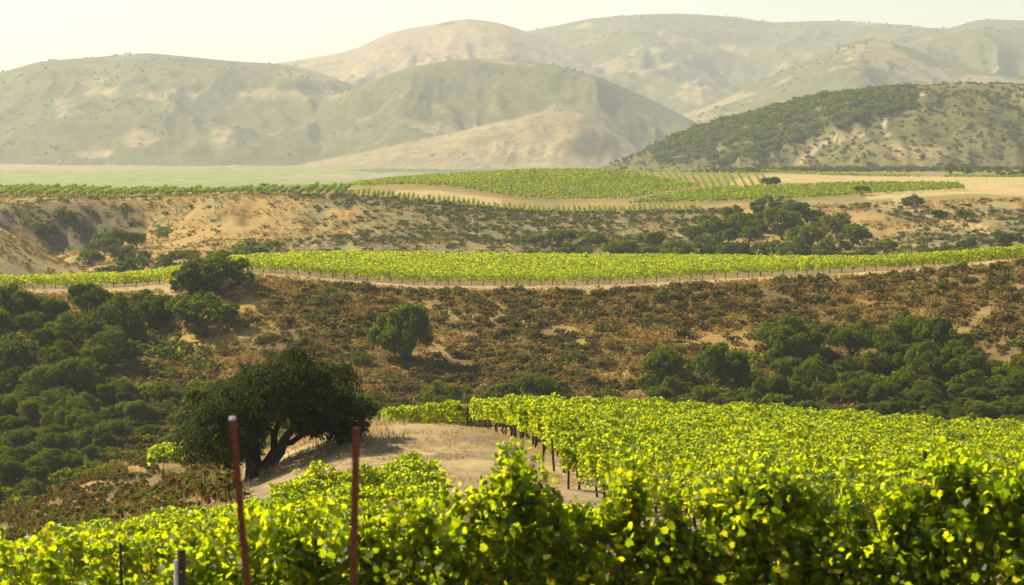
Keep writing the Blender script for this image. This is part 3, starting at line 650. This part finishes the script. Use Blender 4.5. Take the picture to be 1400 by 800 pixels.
scrub_mass('bank_brush', QX, QD, QZ, RNG.uniform(0.7, 2.0, len(QX)), 60, 0.35, 60, M['tree'])
FX, FD, FZ, _ = scatter(60000, (-200, 1600), (2700, 8200), lambda X, d, x: np.clip(sstep(0.45, 0.62, 0.6 * fbm(X / 160, d / 160, 3, 75) + 0.4 * fbm(X / 45, d / 45, 2, 76)), 0, 1) * np.where(terrain(X, d) > -66, 0.13, 0.0), 42)
fid = terrain(FX, FD, True)[1]; kf = ~np.isin(fid, (1, 6)) | (RNG.random(len(FX)) < 0.10); FX, FD, FZ = FX[kf], FD[kf], FZ[kf]
scrub_mass('far_hill_brush', FX, FD, FZ, RNG.uniform(2.5, 6.5, len(FX)), 9, 0.9, 58, M['brush'])
MX, MD, MZ, _ = scatter(4000, (-120, 140), (530, 600), lambda X, d, x: 0.8 * (fbm(X / 8, d / 8, 3, 85) > 0.48), 41)
scrub_mass('dry_tufts', MX, MD, MZ, RNG.uniform(0.25, 0.6, len(MX)), 30, 0.5, 55, M['tussock'])

# ------------------------------------------------------------------ the near oak
D0 = 108.0; ox, oy, oz = on(352, D0); K = D0 / F
oak = thing('oak_tree', 'large dark spreading oak with forked trunk at the edge of the bare clearing', 'tree', (ox, oy, oz))
def ok(x, y, dy=0.0): return ((x - 352) * K, dy, (655 - y) * K * 1.02)
OL = []
ro = np.random.default_rng(12)
for cx, cy_, rx, ry in ((402, 530, 58, 36), (360, 535, 46, 36), (446, 540, 40, 36), (310, 560, 40, 32), (276, 578, 28, 30), (272, 618, 24, 30), (300, 598, 36, 36), (320, 625, 26, 28), (472, 566, 34, 28), (490, 580, 22, 24), (420, 562, 50, 22), (345, 572, 36, 30), (455, 590, 22, 14), (400, 512, 40, 22), (335, 600, 26, 30), (380, 560, 40, 24), (430, 588, 26, 14), (462, 598, 24, 14), (490, 598, 18, 14), (330, 585, 34, 30)):
    for q in range(3):
        dy = ro.uniform(-1, 1) * 2.6 * (1 - 0.35 * abs(cx - 380) / 130)
        x, y, z = ok(cx + ro.normal(0, 7), cy_ + ro.normal(0, 5), dy); s = ro.uniform(0.62, 0.95)
        OL.append((x, y, z, rx * K * s, rx * K * s * 1.05, ry * K * s))
        for w in range(2):
            a = rand_unit(1, 0.35, ro)[0]; t = ro.uniform(0.34, 0.5)
            OL.append((x + a[0] * rx * K * s * 0.85, y + a[1] * rx * K * s * 0.85, z + a[2] * ry * K * s * 0.85, rx * K * t * s, rx * K * t * s, ry * K * t * s * 0.9))
obj('crown', crown_mesh('crown', OL, 74000, 0.105, 77, M['oak'], fill=0.4, upw=0.3, tuft=1.3), None, oak)
tp = []
def limb(pts, r): tp.append(tube([ok(*p) for p in pts], r, 9))
limb([(346, 664, 0), (345, 645, 0), (341, 620, 0.1), (336, 590, 0.3), (332, 565, 0.5)], [0.46, 0.36, 0.30, 0.2, 0.1])
limb([(352, 664, 0), (366, 642, -0.1), (382, 622, -0.3), (388, 606, -0.4), (400, 590, -0.5), (424, 570, -0.8), (440, 555, -1)], [0.36, 0.27, 0.23, 0.19, 0.15, 0.1, 0.04])
limb([(350, 655, 0.1), (362, 640, 0.5), (371, 625, 0.7), (370, 605, 0.9), (378, 585, 1.1), (390, 560, 1.4)], [0.26, 0.2, 0.17, 0.14, 0.1, 0.04])
limb([(386, 612, -0.35), (396, 612, 0.2), (415, 600, 0.6), (440, 590, 0.8), (462, 580, 1)], [0.15, 0.13, 0.11, 0.08, 0.03])
limb([(341, 625, 0.1), (325, 605, -0.3), (305, 590, -0.6), (285, 580, -0.7)], [0.2, 0.15, 0.1, 0.04])
limb([(338, 600, 0.2), (352, 575, -0.6), (368, 550, -1.0), (380, 530, -1.1)], [0.18, 0.14, 0.09, 0.03])
limb([(371, 605, 0.9), (360, 590, 0.8), (352, 572, 0.6)], [0.1, 0.07, 0.03])
limb([(400, 590, -0.5), (398, 570, -0.6), (405, 545, -0.4)], [0.11, 0.08, 0.03])
limb([(335, 585, 0.3), (318, 570, 0.9), (300, 555, 1.2)], [0.12, 0.08, 0.03])
V, Fs = merge(tp); me = mesh_np('trunk', V, Fs, True); obj('trunk', me, M['bark'], oak)

# ------------------------------------------------------------------ dry grass
def grass(name, X, Y, Z, h, seed, per=7):
    rng = np.random.default_rng(seed); n = len(X) * per; i = np.repeat(np.arange(len(X)), per)
    B = np.stack([X[i] + rng.normal(0, 0.09, n), Y[i] + rng.normal(0, 0.09, n), Z[i]], 1); hh = h[i] * rng.uniform(0.5, 1.2, n)
    a = rng.uniform(0, 6.28, n); side = np.stack([np.cos(a), np.sin(a), 0 * a], 1) * 0.022; lean = rng.normal(0, 0.25, (n, 3)); lean[:, 2] = 1
    T = B + norm(lean) * hh[:, None]; V = np.stack([B - side, B + side, T], 1).reshape(-1, 3)
    me = mesh_np(name, V, [np.arange(3 * n).reshape(-1, 3)]); return tag(obj(name, me, M['straw']), kind='stuff')
X1, D1, Z1, _ = scatter(5200, (355, 560), (105, 172), lambda X, d, x: np.clip(1 - (d - 105) / 90, 0.15, 1) * (fbm(X / 3, d / 3, 3, 19) > 0.45) * (1 - 0.85 * sstep(470, 540, x)), 43)
X2, D2, Z2, _ = scatter(3000, (-100, 340), (90, 225), lambda X, d, x: 0.8 * (fbm(X / 5, d / 5, 3, 23) > 0.42), 45)
X3, D3, Z3, _ = scatter(9000, (400, 800), (92, 180), lambda X, d, x: 0.8 * (fbm(X / 4, d / 4, 3, 29) > 0.48), 47)
grass('dry_grass', np.concatenate([X1, X2, X3]), np.concatenate([D1, D2, D3]), np.concatenate([Z1, Z2, Z3]), np.concatenate([RNG.uniform(0.15, 0.45, len(X1)), RNG.uniform(0.3, 0.7, len(X2)), RNG.uniform(0.05, 0.16, len(X3))]), 61)

# ------------------------------------------------------------------ vine rows on trellis
POST = {}
def post_mesh(h, r):
    k = (h, r)
    if k not in POST:
        V, q, t = tube([(0, 0, -0.2), (0, 0, h * 0.5), (0.01, 0, h)], [r, r, r * 0.95], 7); POST[k] = mesh_np('post', V, [q, t], False); POST[k].materials.append(M['wood'])
    return POST[k]
TRK = []
for i in range(4):
    w = rv.normal(0, 0.035, 4); V, q, t = tube([(0, 0, -0.1), (w[0], w[1], 0.35), (w[2], w[3], 0.75), (w[0], w[2], 1.05)], [0.055, 0.045, 0.05, 0.03], 6)
    TRK.append(mesh_np('vine_trunk', V, [q, t], True)); TRK[-1].materials.append(M['wood'])
def vine_row(p0, p1, label, group, per_m, leaf, seed, mat, lod=1, top=1.85, bot=0.75, wid=0.34, shoots=0.5, posts=(), trunks=(), big_posts=(), post_h=2.0):
    rng = np.random.default_rng(seed); p0 = np.array(p0, float); p1 = np.array(p1, float); L = np.linalg.norm(p1 - p0); dirn = (p1 - p0) / L; perp = np.array([-dirn[1], dirn[0]])
    ts = np.linspace(0, L, max(3, int(L / 0.7))); gx = p0[0] + dirn[0] * ts; gy = p0[1] + dirn[1] * ts; gz = terrain(gx, gy)
    base = np.array([p0[0], p0[1], gz[0]])
    row = thing('vine_row', label, 'vine row', base, group)
    def G(t): return np.stack([p0[0] + dirn[0] * t, p0[1] + dirn[1] * t, np.interp(t, ts, gz)], -1)
    n = int(L * per_m); t = rng.uniform(-0.2, L + 0.2, n); v = rng.random(n) ** 0.75
    bush = vnoise(t * 0.9 + seed * 13.7, t * 0 + seed * 0.37, 1); tl = top + 0.75 * (bush - 0.5) + 0.40 * (vnoise(t * 2.7 + seed * 5.1, t * 0 + 0.5 + seed, 2) - 0.5)
    bl = bot + 0.35 * (vnoise(t * 1.3 + seed * 3.3, t * 0 + 9.5 + seed, 5) - 0.3)
    h = bl + (tl - bl) * v; w = wid * (0.75 + 0.7 * bush) * np.sqrt(np.clip(1.15 - (2 * v - 1) ** 2, 0.12, 1))
    s = rng.choice([-1, 1], n) * np.sqrt(rng.uniform(0.05, 1, n)) * w
    C = G(np.clip(t, -0.2, L + 0.2)) + np.stack([perp[0] * s, perp[1] * s, h], 1)
    N = np.stack([perp[0] * s / wid * 0.9, perp[1] * s / wid * 0.9, 0.15 + 0.7 * v], 1) + rng.normal(size=(n, 3)) * 0.8
    sz = leaf * rng.uniform(0.7, 1.3, n)
    ns = int(L * shoots)
    if ns:      # canes arching out of the canopy
        k = 7; t2 = rng.uniform(0, L, ns); az = rng.uniform(0, 6.28, ns); ln = rng.uniform(0.35, 0.85, ns); f = np.linspace(0.1, 1, k)
        cx = np.cos(az)[:, None] * ln[:, None] * f * 0.75; cyy = np.sin(az)[:, None] * ln[:, None] * f * 0.75; cz = ln[:, None] * (0.9 * f - 0.65 * f ** 2.4)
        g = G(t2)[:, None, :] + np.stack([cx + rng.normal(0, .03, cx.shape), cyy + rng.normal(0, .03, cx.shape), cz + top - 0.25 + 0.5 * (vnoise(t2 * 0.9 + seed * 13.7, t2 * 0 + seed * 0.37, 1) - 0.5)[:, None]], -1)
        C = np.vstack([C, g.reshape(-1, 3)]); N = np.vstack([N, rng.normal(size=(ns * k, 3)) * 0.7 + np.array([0, 0, 0.5])]); sz = np.concatenate([sz, np.repeat(leaf * np.linspace(1.0, 0.55, k)[None], ns, 0).ravel()])
    V, Fc = leaves(C - base, N, sz, LEAF6 if lod else LEAF4, LEAF6F if lod else ((0, 1, 2, 3),), rng)
    me = mesh_np('foliage', V, [Fc]); obj('foliage', me, mat, row)
    def put(name, me, t, off=0.0):
        g = G(np.array([t]))[0]; o = obj(name, me, None, row, tuple(g - base)); o.rotation_euler = (rng.normal(0, 0.03), rng.normal(0, 0.03), rng.uniform(0, 6.28)); return o
    for t in posts: put('post', post_mesh(post_h, 0.025), t)
    for t in big_posts: put('end_post', post_mesh(post_h, 0.045), t)
    for i, t in enumerate(trunks): put('vine_trunk', TRK[i % 4], t)
    return row
# near right block
d = 46.0; j = 0; GA = 'vine rows of the near right vineyard'
while d < 178:
    xl = 2.1 - (d - 97) * 0.058 + 0.25 * math.sin(d * 1.7); xr = (1500 - 700) / F * d
    if d < 92: xl = (np.interp(d, [46, 70, 92], [1070, 960, 800]) - 700) / F * d
    lab = 'vine row in the broad near right vineyard with posts at its left end'
    if j == 0: lab = 'nearest row of the near right vineyard just behind the foreground vines'
    vine_row((xl, d), (xr, d + 0.05 * (xr - xl)), lab, GA, 430 if d < 120 else 350, 0.112 if d < 120 else 0.13, 1000 + j, M['vine'], top=1.8, bot=0.6 if d > 95 else 0.45, posts=list(np.arange(5.5 + 3 * (j % 2), xr - xl, 9.0)), trunks=[0.5, 1.7, 2.9, 4.1, 5.3, 6.5][:6 if d < 130 else 3], big_posts=[0.1] if j % 3 == 0 else [], post_h=1.5, shoots=2.6)
    d += 2.35; j += 1
xl = 2.1 - (d - 97) * 0.058; xr = 800 / F * d
vine_row((xl, d), (xr, d + 0.05 * (xr - xl)), 'farthest row of the near right vineyard along its crest against the gully', GA, 240, 0.165, 1000 + j, M['vine'], top=1.8, posts=list(np.arange(5.5, xr - xl, 6.0)), big_posts=[-0.35], trunks=[0.5, 1.7], shoots=2.5)
# near left block, falling away to the left
d = 43.0; j = 0; GB = 'vine rows of the near left vineyard'
while d < 87:
    xe = -2.33 + (84 - d) * 0.085; xs = (-120 - 700) / F * d
    # far rows stop where the slope drops off
    if d > 73: xs = (-120 + (d - 73) * 36 - 700) / F * d
    lab = 'vine row on the near left slope ending in short posts at the clearing'
    if j == 0: lab = 'lowest row of the near left vineyard right behind the foreground vines'
    L = xe - xs
    vine_row((xs, d - 0.02 * L), (xe, d), lab, GB, 400, 0.12, 2000 + j, M['vine'], top=1.75, posts=list(np.arange(L - 6, 0, -6.0)), big_posts=[L + 0.3], post_h=1.5, trunks=[L - 0.6, L - 1.8], shoots=2.2)
    d += 2.3; j += 1
vine_row(((-120 + 14 * 36 - 700) / F * 88, 88), (-3.2, 88.5), 'top row of the near left vineyard bordering the bare clearing', GB, 330, 0.135, 2000 + j, M['vine'], top=1.75, shoots=2.2)
# two small patches beyond the crest
for j, d in enumerate((180, 182.5, 185, 187.5)):
    a = (525 - 700) / F * d; b = (662 - 700) / F * d
    vine_row((a, d), (b, d + 0.6), 'short vine row in the small patch beyond the bare clearing', 'vine rows of the small patch beyond the clearing', 220, 0.17, 2500 + j, M['vine'], top=1.9 + 0.25 * (j == 3), shoots=2.0, posts=[1, 6])
for j, d in enumerate((196, 198.5, 201)):
    a = (203 - 700) / F * d; b = (300 - 700) / F * d
    vine_row((a, d), (b, d + 0.4), 'short vine row in the small patch left of the near oak', 'vine rows of the small patch left of the oak', 220, 0.17, 2600 + j, M['vine'], top=1.9, shoots=2.0, posts=[1, 6])
# terrace vineyard
GC_ = 'vine rows of the terrace vineyard'
back = lambda x: np.interp(x, XS, np.array([450, 455, 458, 470, 500, 520, 520, 520, 510, 490, 455, 450]))
for j in range(30):
    d = 434.5 + j * 2.9
    cols = [x for x in range(-60, 1470, 10) if back(x) >= d]
    if not cols: break
    a, b = (cols[0] - 700) / F * d, (cols[-1] - 700) / F * d; L = b - a
    lab = 'middle vine row of the long terrace vineyard across the centre'
    if j == 0: lab = 'front row of the terrace vineyard with bare trunks above the dirt track'
    vine_row((a, d), (b, d), lab, GC_, 60 if j > 3 else 100, 0.34 if j > 3 else 0.26, 3000 + j, M['vine'], lod=0, top=2.0, bot=0.5, wid=0.42, shoots=1.6, trunks=list(np.linspace(1, L - 1, 96)) if j < 3 else [], posts=list(np.linspace(2, L - 2, 15) + RNG.uniform(-2, 2, 15)) if j < 2 else [2, L / 2, L - 2], post_h=2.05)
# ridge vineyards
def depth_rows(x0, x1, step, d0, d1, label, group, seed, per=9, leaf=0.55, top=1.9, mat='vine_far', wid=0.3, tilt=0.0):
    rr = np.random.default_rng(seed)
    for j, x in enumerate(np.arange(x0, x1, step)):
        x = x + rr.uniform(-0.18, 0.18) * step; tp = top * rr.uniform(0.72, 1.12)
        da, db = (d0(x), d1(x)); X0 = (x - 700) / F * da; X1 = X0 + tilt * (db - da) if tilt is not None else (x - 14 - 700) / F * db
        vine_row((X0, da), (X1, db), label, group, per, leaf, seed + j, M[mat], lod=0, top=tp, wid=wid, shoots=0, posts=[0.0] if da < 900 else [], post_h=2.1)
depth_rows(-60, 478, 12, lambda x: 858, lambda x: 905, 'end of a vine row on the left skyline ridge above the dry slope', 'vine rows along the left skyline ridge', 4000, per=24, top=2.3)
depth_rows(482, 960, 6.9, lambda x: 852, lambda x: 862, 'short vine row in the stubby strip along the brow of the dry slope', 'short vine rows along the brow', 4200, per=20, leaf=0.46, top=2.4)
for j in range(34):
    d = 925 + j * 6.6; lo = 480 + 0 * d
    x0 = np.interp(d, [925, 960, 1010, 1150], [690, 590, 500, 470]); x1 = np.interp(d, [925, 1000, 1060, 1150], [860, 960, 900, 830])
    if x1 - x0 < 30: continue
    vine_row(((x0 - 700) / F * d, d), ((x1 - 700) / F * d, d), 'smooth green vine row on the rounded knoll of the far ridge', 'vine rows on the rounded knoll', 14, 0.62, 4400 + j, M['vine_far'], lod=0, top=2.0, wid=0.6, shoots=0)
depth_rows(845, 1058, 11, lambda x: np.interp(x, [840, 900, 960, 1060], [1125, 1060, 1000, 985]), lambda x: 1150, 'straight vine row with pale soil beside it right of the knoll', 'striped vine rows right of the knoll', 4600, per=9, leaf=0.5, wid=0.22, top=1.5, tilt=None)
for j in range(19):
    d = 900 + j * 5.0; x0 = np.interp(d, [900, 970, 995], [860, 955, 1000]); x1 = np.interp(d, [900, 930, 970, 995], [1130, 1318, 1310, 1180])
    vine_row(((x0 - 700) / F * d, d), ((x1 - 700) / F * d, d), 'yellow green vine row in the long patch at the right of the far ridge', 'vine rows of the yellow green patch', 16, 0.6, 4700 + j, M['vine_far'], lod=0, top=1.9, wid=0.55, shoots=0)
for j, (d, x0, x1) in enumerate(((1165, 1050, 1260), (1180, 1040, 1250), (1165, 1290, 1480), (1180, 1290, 1480))):
    vine_row(((x0 - 700) / F * d, d), ((x1 - 700) / F * d, d), 'thin vine row at the foot of the right hill', 'vine rows at the foot of the right hill', 12, 0.6, 4800 + j, M['vine_far'], lod=0, top=2.0, wid=0.5, shoots=0)

# ------------------------------------------------------------------ foreground: grapevines on wires, posts
def fore_line(px):                                        # the row crosses the picture a little nearer on the right
    d = 31.5 - 3.0 * px / 1400; return (px - 700) / F * d, d
def top_row(px): return np.interp(px, [-150, 0, 180, 300, 420, 520, 600, 680, 760, 860, 950, 1050, 1150, 1250, 1330, 1420, 1560], [765, 752, 748, 728, 714, 700, 684, 660, 676, 700, 672, 655, 696, 684, 645, 668, 660])
FV_LABELS = ['foreground grapevine at the far left edge with low yellow top', 'low foreground grapevine around the white sleeved stake', 'foreground grapevine left of the taller rusty stake', 'foreground grapevine between the two rusty stakes',
             'foreground grapevine behind the shorter rusty stake', 'foreground grapevine just right of the shorter rusty stake', 'foreground grapevine below the clearing with dark inner leaves', 'tallest foreground grapevine with shoots rising over the clearing', 'foreground grapevine under the gap showing bare soil',
             'foreground grapevine with one upright shoot beside the gap', 'foreground grapevine right of the gap with browned leaves', 'foreground grapevine with a yellow mound of shoots right of centre', 'thin foreground grapevine with wires showing through', 'foreground grapevine left of the upright wooden post', 'foreground grapevine right of the wooden post with an arching cane', 'foreground grapevine at the far right edge in deep shade']
FV_X = np.linspace(-40, 1450, len(FV_LABELS))
SHOOTS = [(625, 668, 4), (535, 676, 4), (460, 690, 4), (390, 706, 3), (200, 728, 3), (1180, 664, 4), (1025, 640, 5), (930, 668, 4), (1430, 640, 4), (1300, 606, 4), (706, 600, 4), (874, 618, 4), (700, 605, 5), (720, 640, 4), (668, 655, 3), (745, 632, 4), (760, 650, 3), (846, 640, 6), (868, 622, 5), (790, 690, 3), (960, 660, 4), (1005, 645, 4), (1062, 632, 5), (1090, 645, 4), (1040, 660, 3), (1285, 622, 5), (1305, 620, 5), (1340, 632, 5), (1375, 640, 4), (1220, 668, 4), (1165, 655, 3), (640, 665, 3), (560, 668, 3), (500, 690, 3), (430, 692, 3), (280, 712, 4), (330, 705, 3), (120, 725, 3), (60, 728, 3), (0, 725, 3), (610, 660, 3), (910, 675, 3), (1130, 672, 3), (1400, 628, 5), (690, 625, 5), (712, 618, 5), (735, 655, 4), (652, 668, 4), (585, 672, 4), (860, 640, 5), (838, 665, 4), (1010, 662, 5), (1075, 650, 5), (985, 670, 4), (1110, 660, 4), (1260, 640, 4), (1320, 636, 5), (1360, 652, 4), (1240, 655, 4)]
SPX = 0.5 * (FV_X[1] - FV_X[0])
for i, (px, lab) in enumerate(zip(FV_X, FV_LABELS)):
    rng = np.random.default_rng(5000 + i); X, Y = fore_line(px); Z = float(terrain(np.array([X]), np.array([Y]))[0]); base = np.array([X, Y, Z])
    v = thing('grapevine', lab, 'grapevine', base, 'grapevines of the foreground row')
    n = 2000; c = px + rng.uniform(-1.12, 1.12, n) * SPX; gx, gy = fore_line(c)
    tz = Zpx(top_row(c) + 16 + 88 * (vnoise(c / 26.0, c * 0 + 3.3, 77) - 0.30) + 26 * (vnoise(c / 9.0, c * 0 + 7.3, 75) - 0.5), gy); bz = Z + 0.30 + 0.25 * vnoise(c / 40.0, c * 0, 78)
    q = rng.random(n) ** 0.8; hz_ = bz + (tz - bz) * q; s = rng.choice([-1, 1], n) * np.sqrt(rng.random(n)) * (0.10 + 0.15 * np.sqrt(np.clip(1.1 - (2 * q - 1) ** 2, 0, 1)))
    hole = vnoise(c / 15.0, hz_ * 6.0, 79) < 0.27 * sstep(0.2, 0.5, q)
    hole |= (np.abs(c - 800) < 45) & (vnoise(c / 18.0, hz_ * 5.0, 80) < 0.45) & (q > 0.55)
    # leaves hang in sprays that push out of the row towards either side, with gaps between them
    nc = 120; kc = rng.integers(0, nc, n); cc = px + rng.uniform(-1.1, 1.1, nc) * SPX; qc = rng.random(nc) ** 0.85; sc_ = rng.normal(-0.04, 0.20, nc)
    cx_, cyy_ = fore_line(cc); tc = np.interp(cc, np.sort(c), tz[np.argsort(c)]); zc = bz.mean() + (tc - bz.mean()) * qc
    spray = rng.random(n) < 0.62
    gx = np.where(spray, cx_[kc] + rng.normal(0, 0.085, n), gx); hz_ = np.where(spray, np.minimum(zc[kc] + rng.normal(0, 0.10, n), tc[kc] + 0.03), hz_)
    gy = np.where(spray, cyy_[kc], gy); s = np.where(spray, sc_[kc] + rng.normal(0, 0.075, n), s); hole &= ~spray
    C = np.stack([gx + rng.normal(0, .02, n), gy + s, hz_], 1)[~hole]; qq = q[~hole]; s = s[~hole]
    N = np.stack([0 * s, s * 1.6, 0.35 + 0.4 * qq], 1) + rng.normal(size=C.shape) * 0.75; sz = rng.uniform(0.05, 0.12, len(C))
    canes = []
    for (sx, sy, k) in SHOOTS:
        if abs(sx - px) > SPX: continue
        for m in range(k - 2):
            ax, ay = fore_line(sx + rng.uniform(-8, 8)); tipx = sx + (rng.normal(0, 14) if m else 0); tx, ty = fore_line(tipx)
            z1 = float(Zpx(sy + (rng.uniform(0, 26) if m else 0), ty)); z0 = float(Zpx(top_row(sx) + 45, ay)); yy = rng.uniform(-0.15, 0.15)
            f = np.linspace(0, 1, 9); P = np.stack([ax + (tx - ax) * f ** 1.5 + 0.03 * np.sin(f * 6 + m), ay + yy + 0.1 * f * rng.normal(), z0 + (z1 - z0) * (f - 0.12 * f ** 3) / 0.88], 1)
            canes.append(tube(P - base, np.linspace(0.006, 0.0025, 9), 5))
            nl = int(20 + 28 * max(0.2, z1 - z0)); ff = rng.uniform(0.05, 1, nl); Q = np.stack([np.interp(ff, f, P[:, a]) for a in range(3)], 1) + rng.normal(0, 0.05, (nl, 3))
            C = np.vstack([C, Q]); N = np.vstack([N, rng.normal(size=(nl, 3)) + np.array([0, 0, 0.35])]); sz = np.concatenate([sz, (0.12 - 0.07 * ff ** 2) * rng.uniform(0.8, 1.2, nl)])
    V, Fc = leaves(C - base, N, sz, LEAFV, LEAFVF, rng); me = mesh_np('foliage', V, [Fc], True); obj('foliage', me, M['vine_near'], v)
    for m in range(5):
        a = rng.uniform(-0.5, 0.5); canes.append(tube([(0, 0, 0.9), (a * 0.6, rng.normal(0, .08), 1.05), (a, rng.normal(0, .1), 1.25 + rng.uniform(0, .3)), (a + rng.normal(0, .1), rng.normal(0, .1), 1.6)], [0.012, 0.01, 0.007, 0.004], 5))
    V, Fs = merge(canes); obj('cane', mesh_np('canes', V, Fs, True), M['wood'], v)
    o = obj('trunk', TRK[i % 4], None, v); o.rotation_euler[2] = rng.uniform(0, 6.28)
def solid(name, parts, mat, loc, parent=None):
    V, Fs = merge(parts); return obj(name, mesh_np(name, V, Fs, False), mat, parent, loc)
def channel(path, w):                                     # T-section steel stake
    P = np.array(path); a = np.array([w, 0, 0]); b = np.array([0, w, 0]); out = []
    for lo, hi in ((np.array([-w, -w * 0.2, 0]), np.array([w, w * 0.2, 0])), (np.array([-w * 0.22, w * 0.2, 0]), np.array([w * 0.22, w * 1.5, 0]))):
        V = []
        for p in P: V += [p + [lo[0], lo[1], 0], p + [hi[0], lo[1], 0], p + [hi[0], hi[1], 0], p + [lo[0], hi[1], 0]]
        q = [(0, 3, 2, 1)]; m = len(P)
        for i in range(m - 1):
            for k in range(4): q.append((i * 4 + k, i * 4 + (k + 1) % 4, i * 4 + 4 + (k + 1) % 4, i * 4 + 4 + k))
        q.append(tuple((m - 1) * 4 + k for k in range(4))); out.append((np.array(V), np.array(q), np.zeros((0, 3), int)))
    return out
def stake(x_top, y_top, x_bot, d, label, w=0.02, capm=None):
    X1 = (x_top - 700) / F * d; z1 = float(Zpx(y_top, d)); sl = (x_bot - x_top) / (800 - y_top)
    g = float(terrain(np.array([X1]), np.array([d]))[0]); h = z1 - g; X0 = X1 + sl * h
    t = thing('rusty_stake', label, 'stake', (X0, d, g), 'rusty steel stakes in front of the vines')
    P = [(0, 0, -0.3), ((X1 - X0) * 0.5, 0.01, h * 0.5), (X1 - X0, 0, h)]
    solid('shaft', channel(P, w), M['rust'], (0, 0, 0), t)
    if capm:
        V, q, tt = tube([(X1 - X0, 0.006, h - 0.004), (X1 - X0, 0.006, h + 0.012)], [w * 1.15, w * 0.9], 8); obj('tip', mesh_np('tip', V, [q, tt]), capm, t)
    return t
stake(316, 573, 334, 14.0, 'taller leaning rusty stake with a pale worn tip, left of the oak', 0.0185, M['white'])
stake(486, 585, 481, 13.2, 'shorter upright rusty stake in front of the bare clearing', 0.0185)
def post(x, y, d, label, r=0.04, sleeve=False):
    X = (x - 700) / F * d; g = float(terrain(np.array([X]), np.array([d]))[0]); h = float(Zpx(y, d)) - g
    t = thing('trellis_post', label, 'trellis post', (X, d, g), None)
    solid('shaft', [tube([(0, 0, -0.3), (0.005, 0, h * 0.5), (0, 0, h)], [r, r, r * 0.96], 10)], M['wood'], (0, 0, 0), t)
    if sleeve: solid('sleeve', [tube([(-r * 1.1, -r * 0.5, 0.1), (-r * 1.1, -r * 0.5, h - 0.10)], [r * 0.55, r * 0.55], 10)], M['white'], (0, 0, 0), t)
    V, q, tt = tube([(0, -r - 0.004, h - 0.22), (0.0, -r - 0.004, h - 0.205)], [0.012, 0.012], 6); obj('wire_clip', mesh_np('wire_clip', V, [q, tt]), M['steel'], t)
    return t
post(244, 752, 26.5, 'dark trellis post with a white sleeve low in the left foreground', 0.045, True)
post(1268, 617, 29.5, 'weathered wooden trellis post standing above the right foreground vines', 0.024)
post(1001, 684, 30.2, 'dark wooden trellis post half buried in the foreground vines right of centre', 0.03)
post(1147, 672, 40.0, 'slim post top behind the wires in the right foreground vines', 0.03)
post(160, 742, 31, 'thin dark post top in the leaves at the left foreground', 0.02)
for y_off, lab, rad, mat in ((648, 'upper trellis wire running through the right foreground vines', 0.0028, 'steel'), (722, 'middle trellis wire running through the foreground vines', 0.0028, 'steel'), (662, 'second trellis wire just under the upper wire', 0.0025, 'steel')):
    pts = []
    for x in np.linspace(640, 1470, 16):
        X, Y = fore_line(x); pts.append((X, Y - 0.12, float(Zpx(y_off + (720 - 0.051 * x - 648) * 0.0 + max(0, (900 - x)) * 0.12, Y)) + 0.012 * math.sin(x / 120)))
    P = np.array(pts); V, q, t = tube(P - P[0], rad, 5)
    tag(obj('trellis_wire', mesh_np('trellis_wire', V, [q, t], True), M[mat], None, tuple(P[0])), lab, 'trellis wire', 'foreground trellis wires')
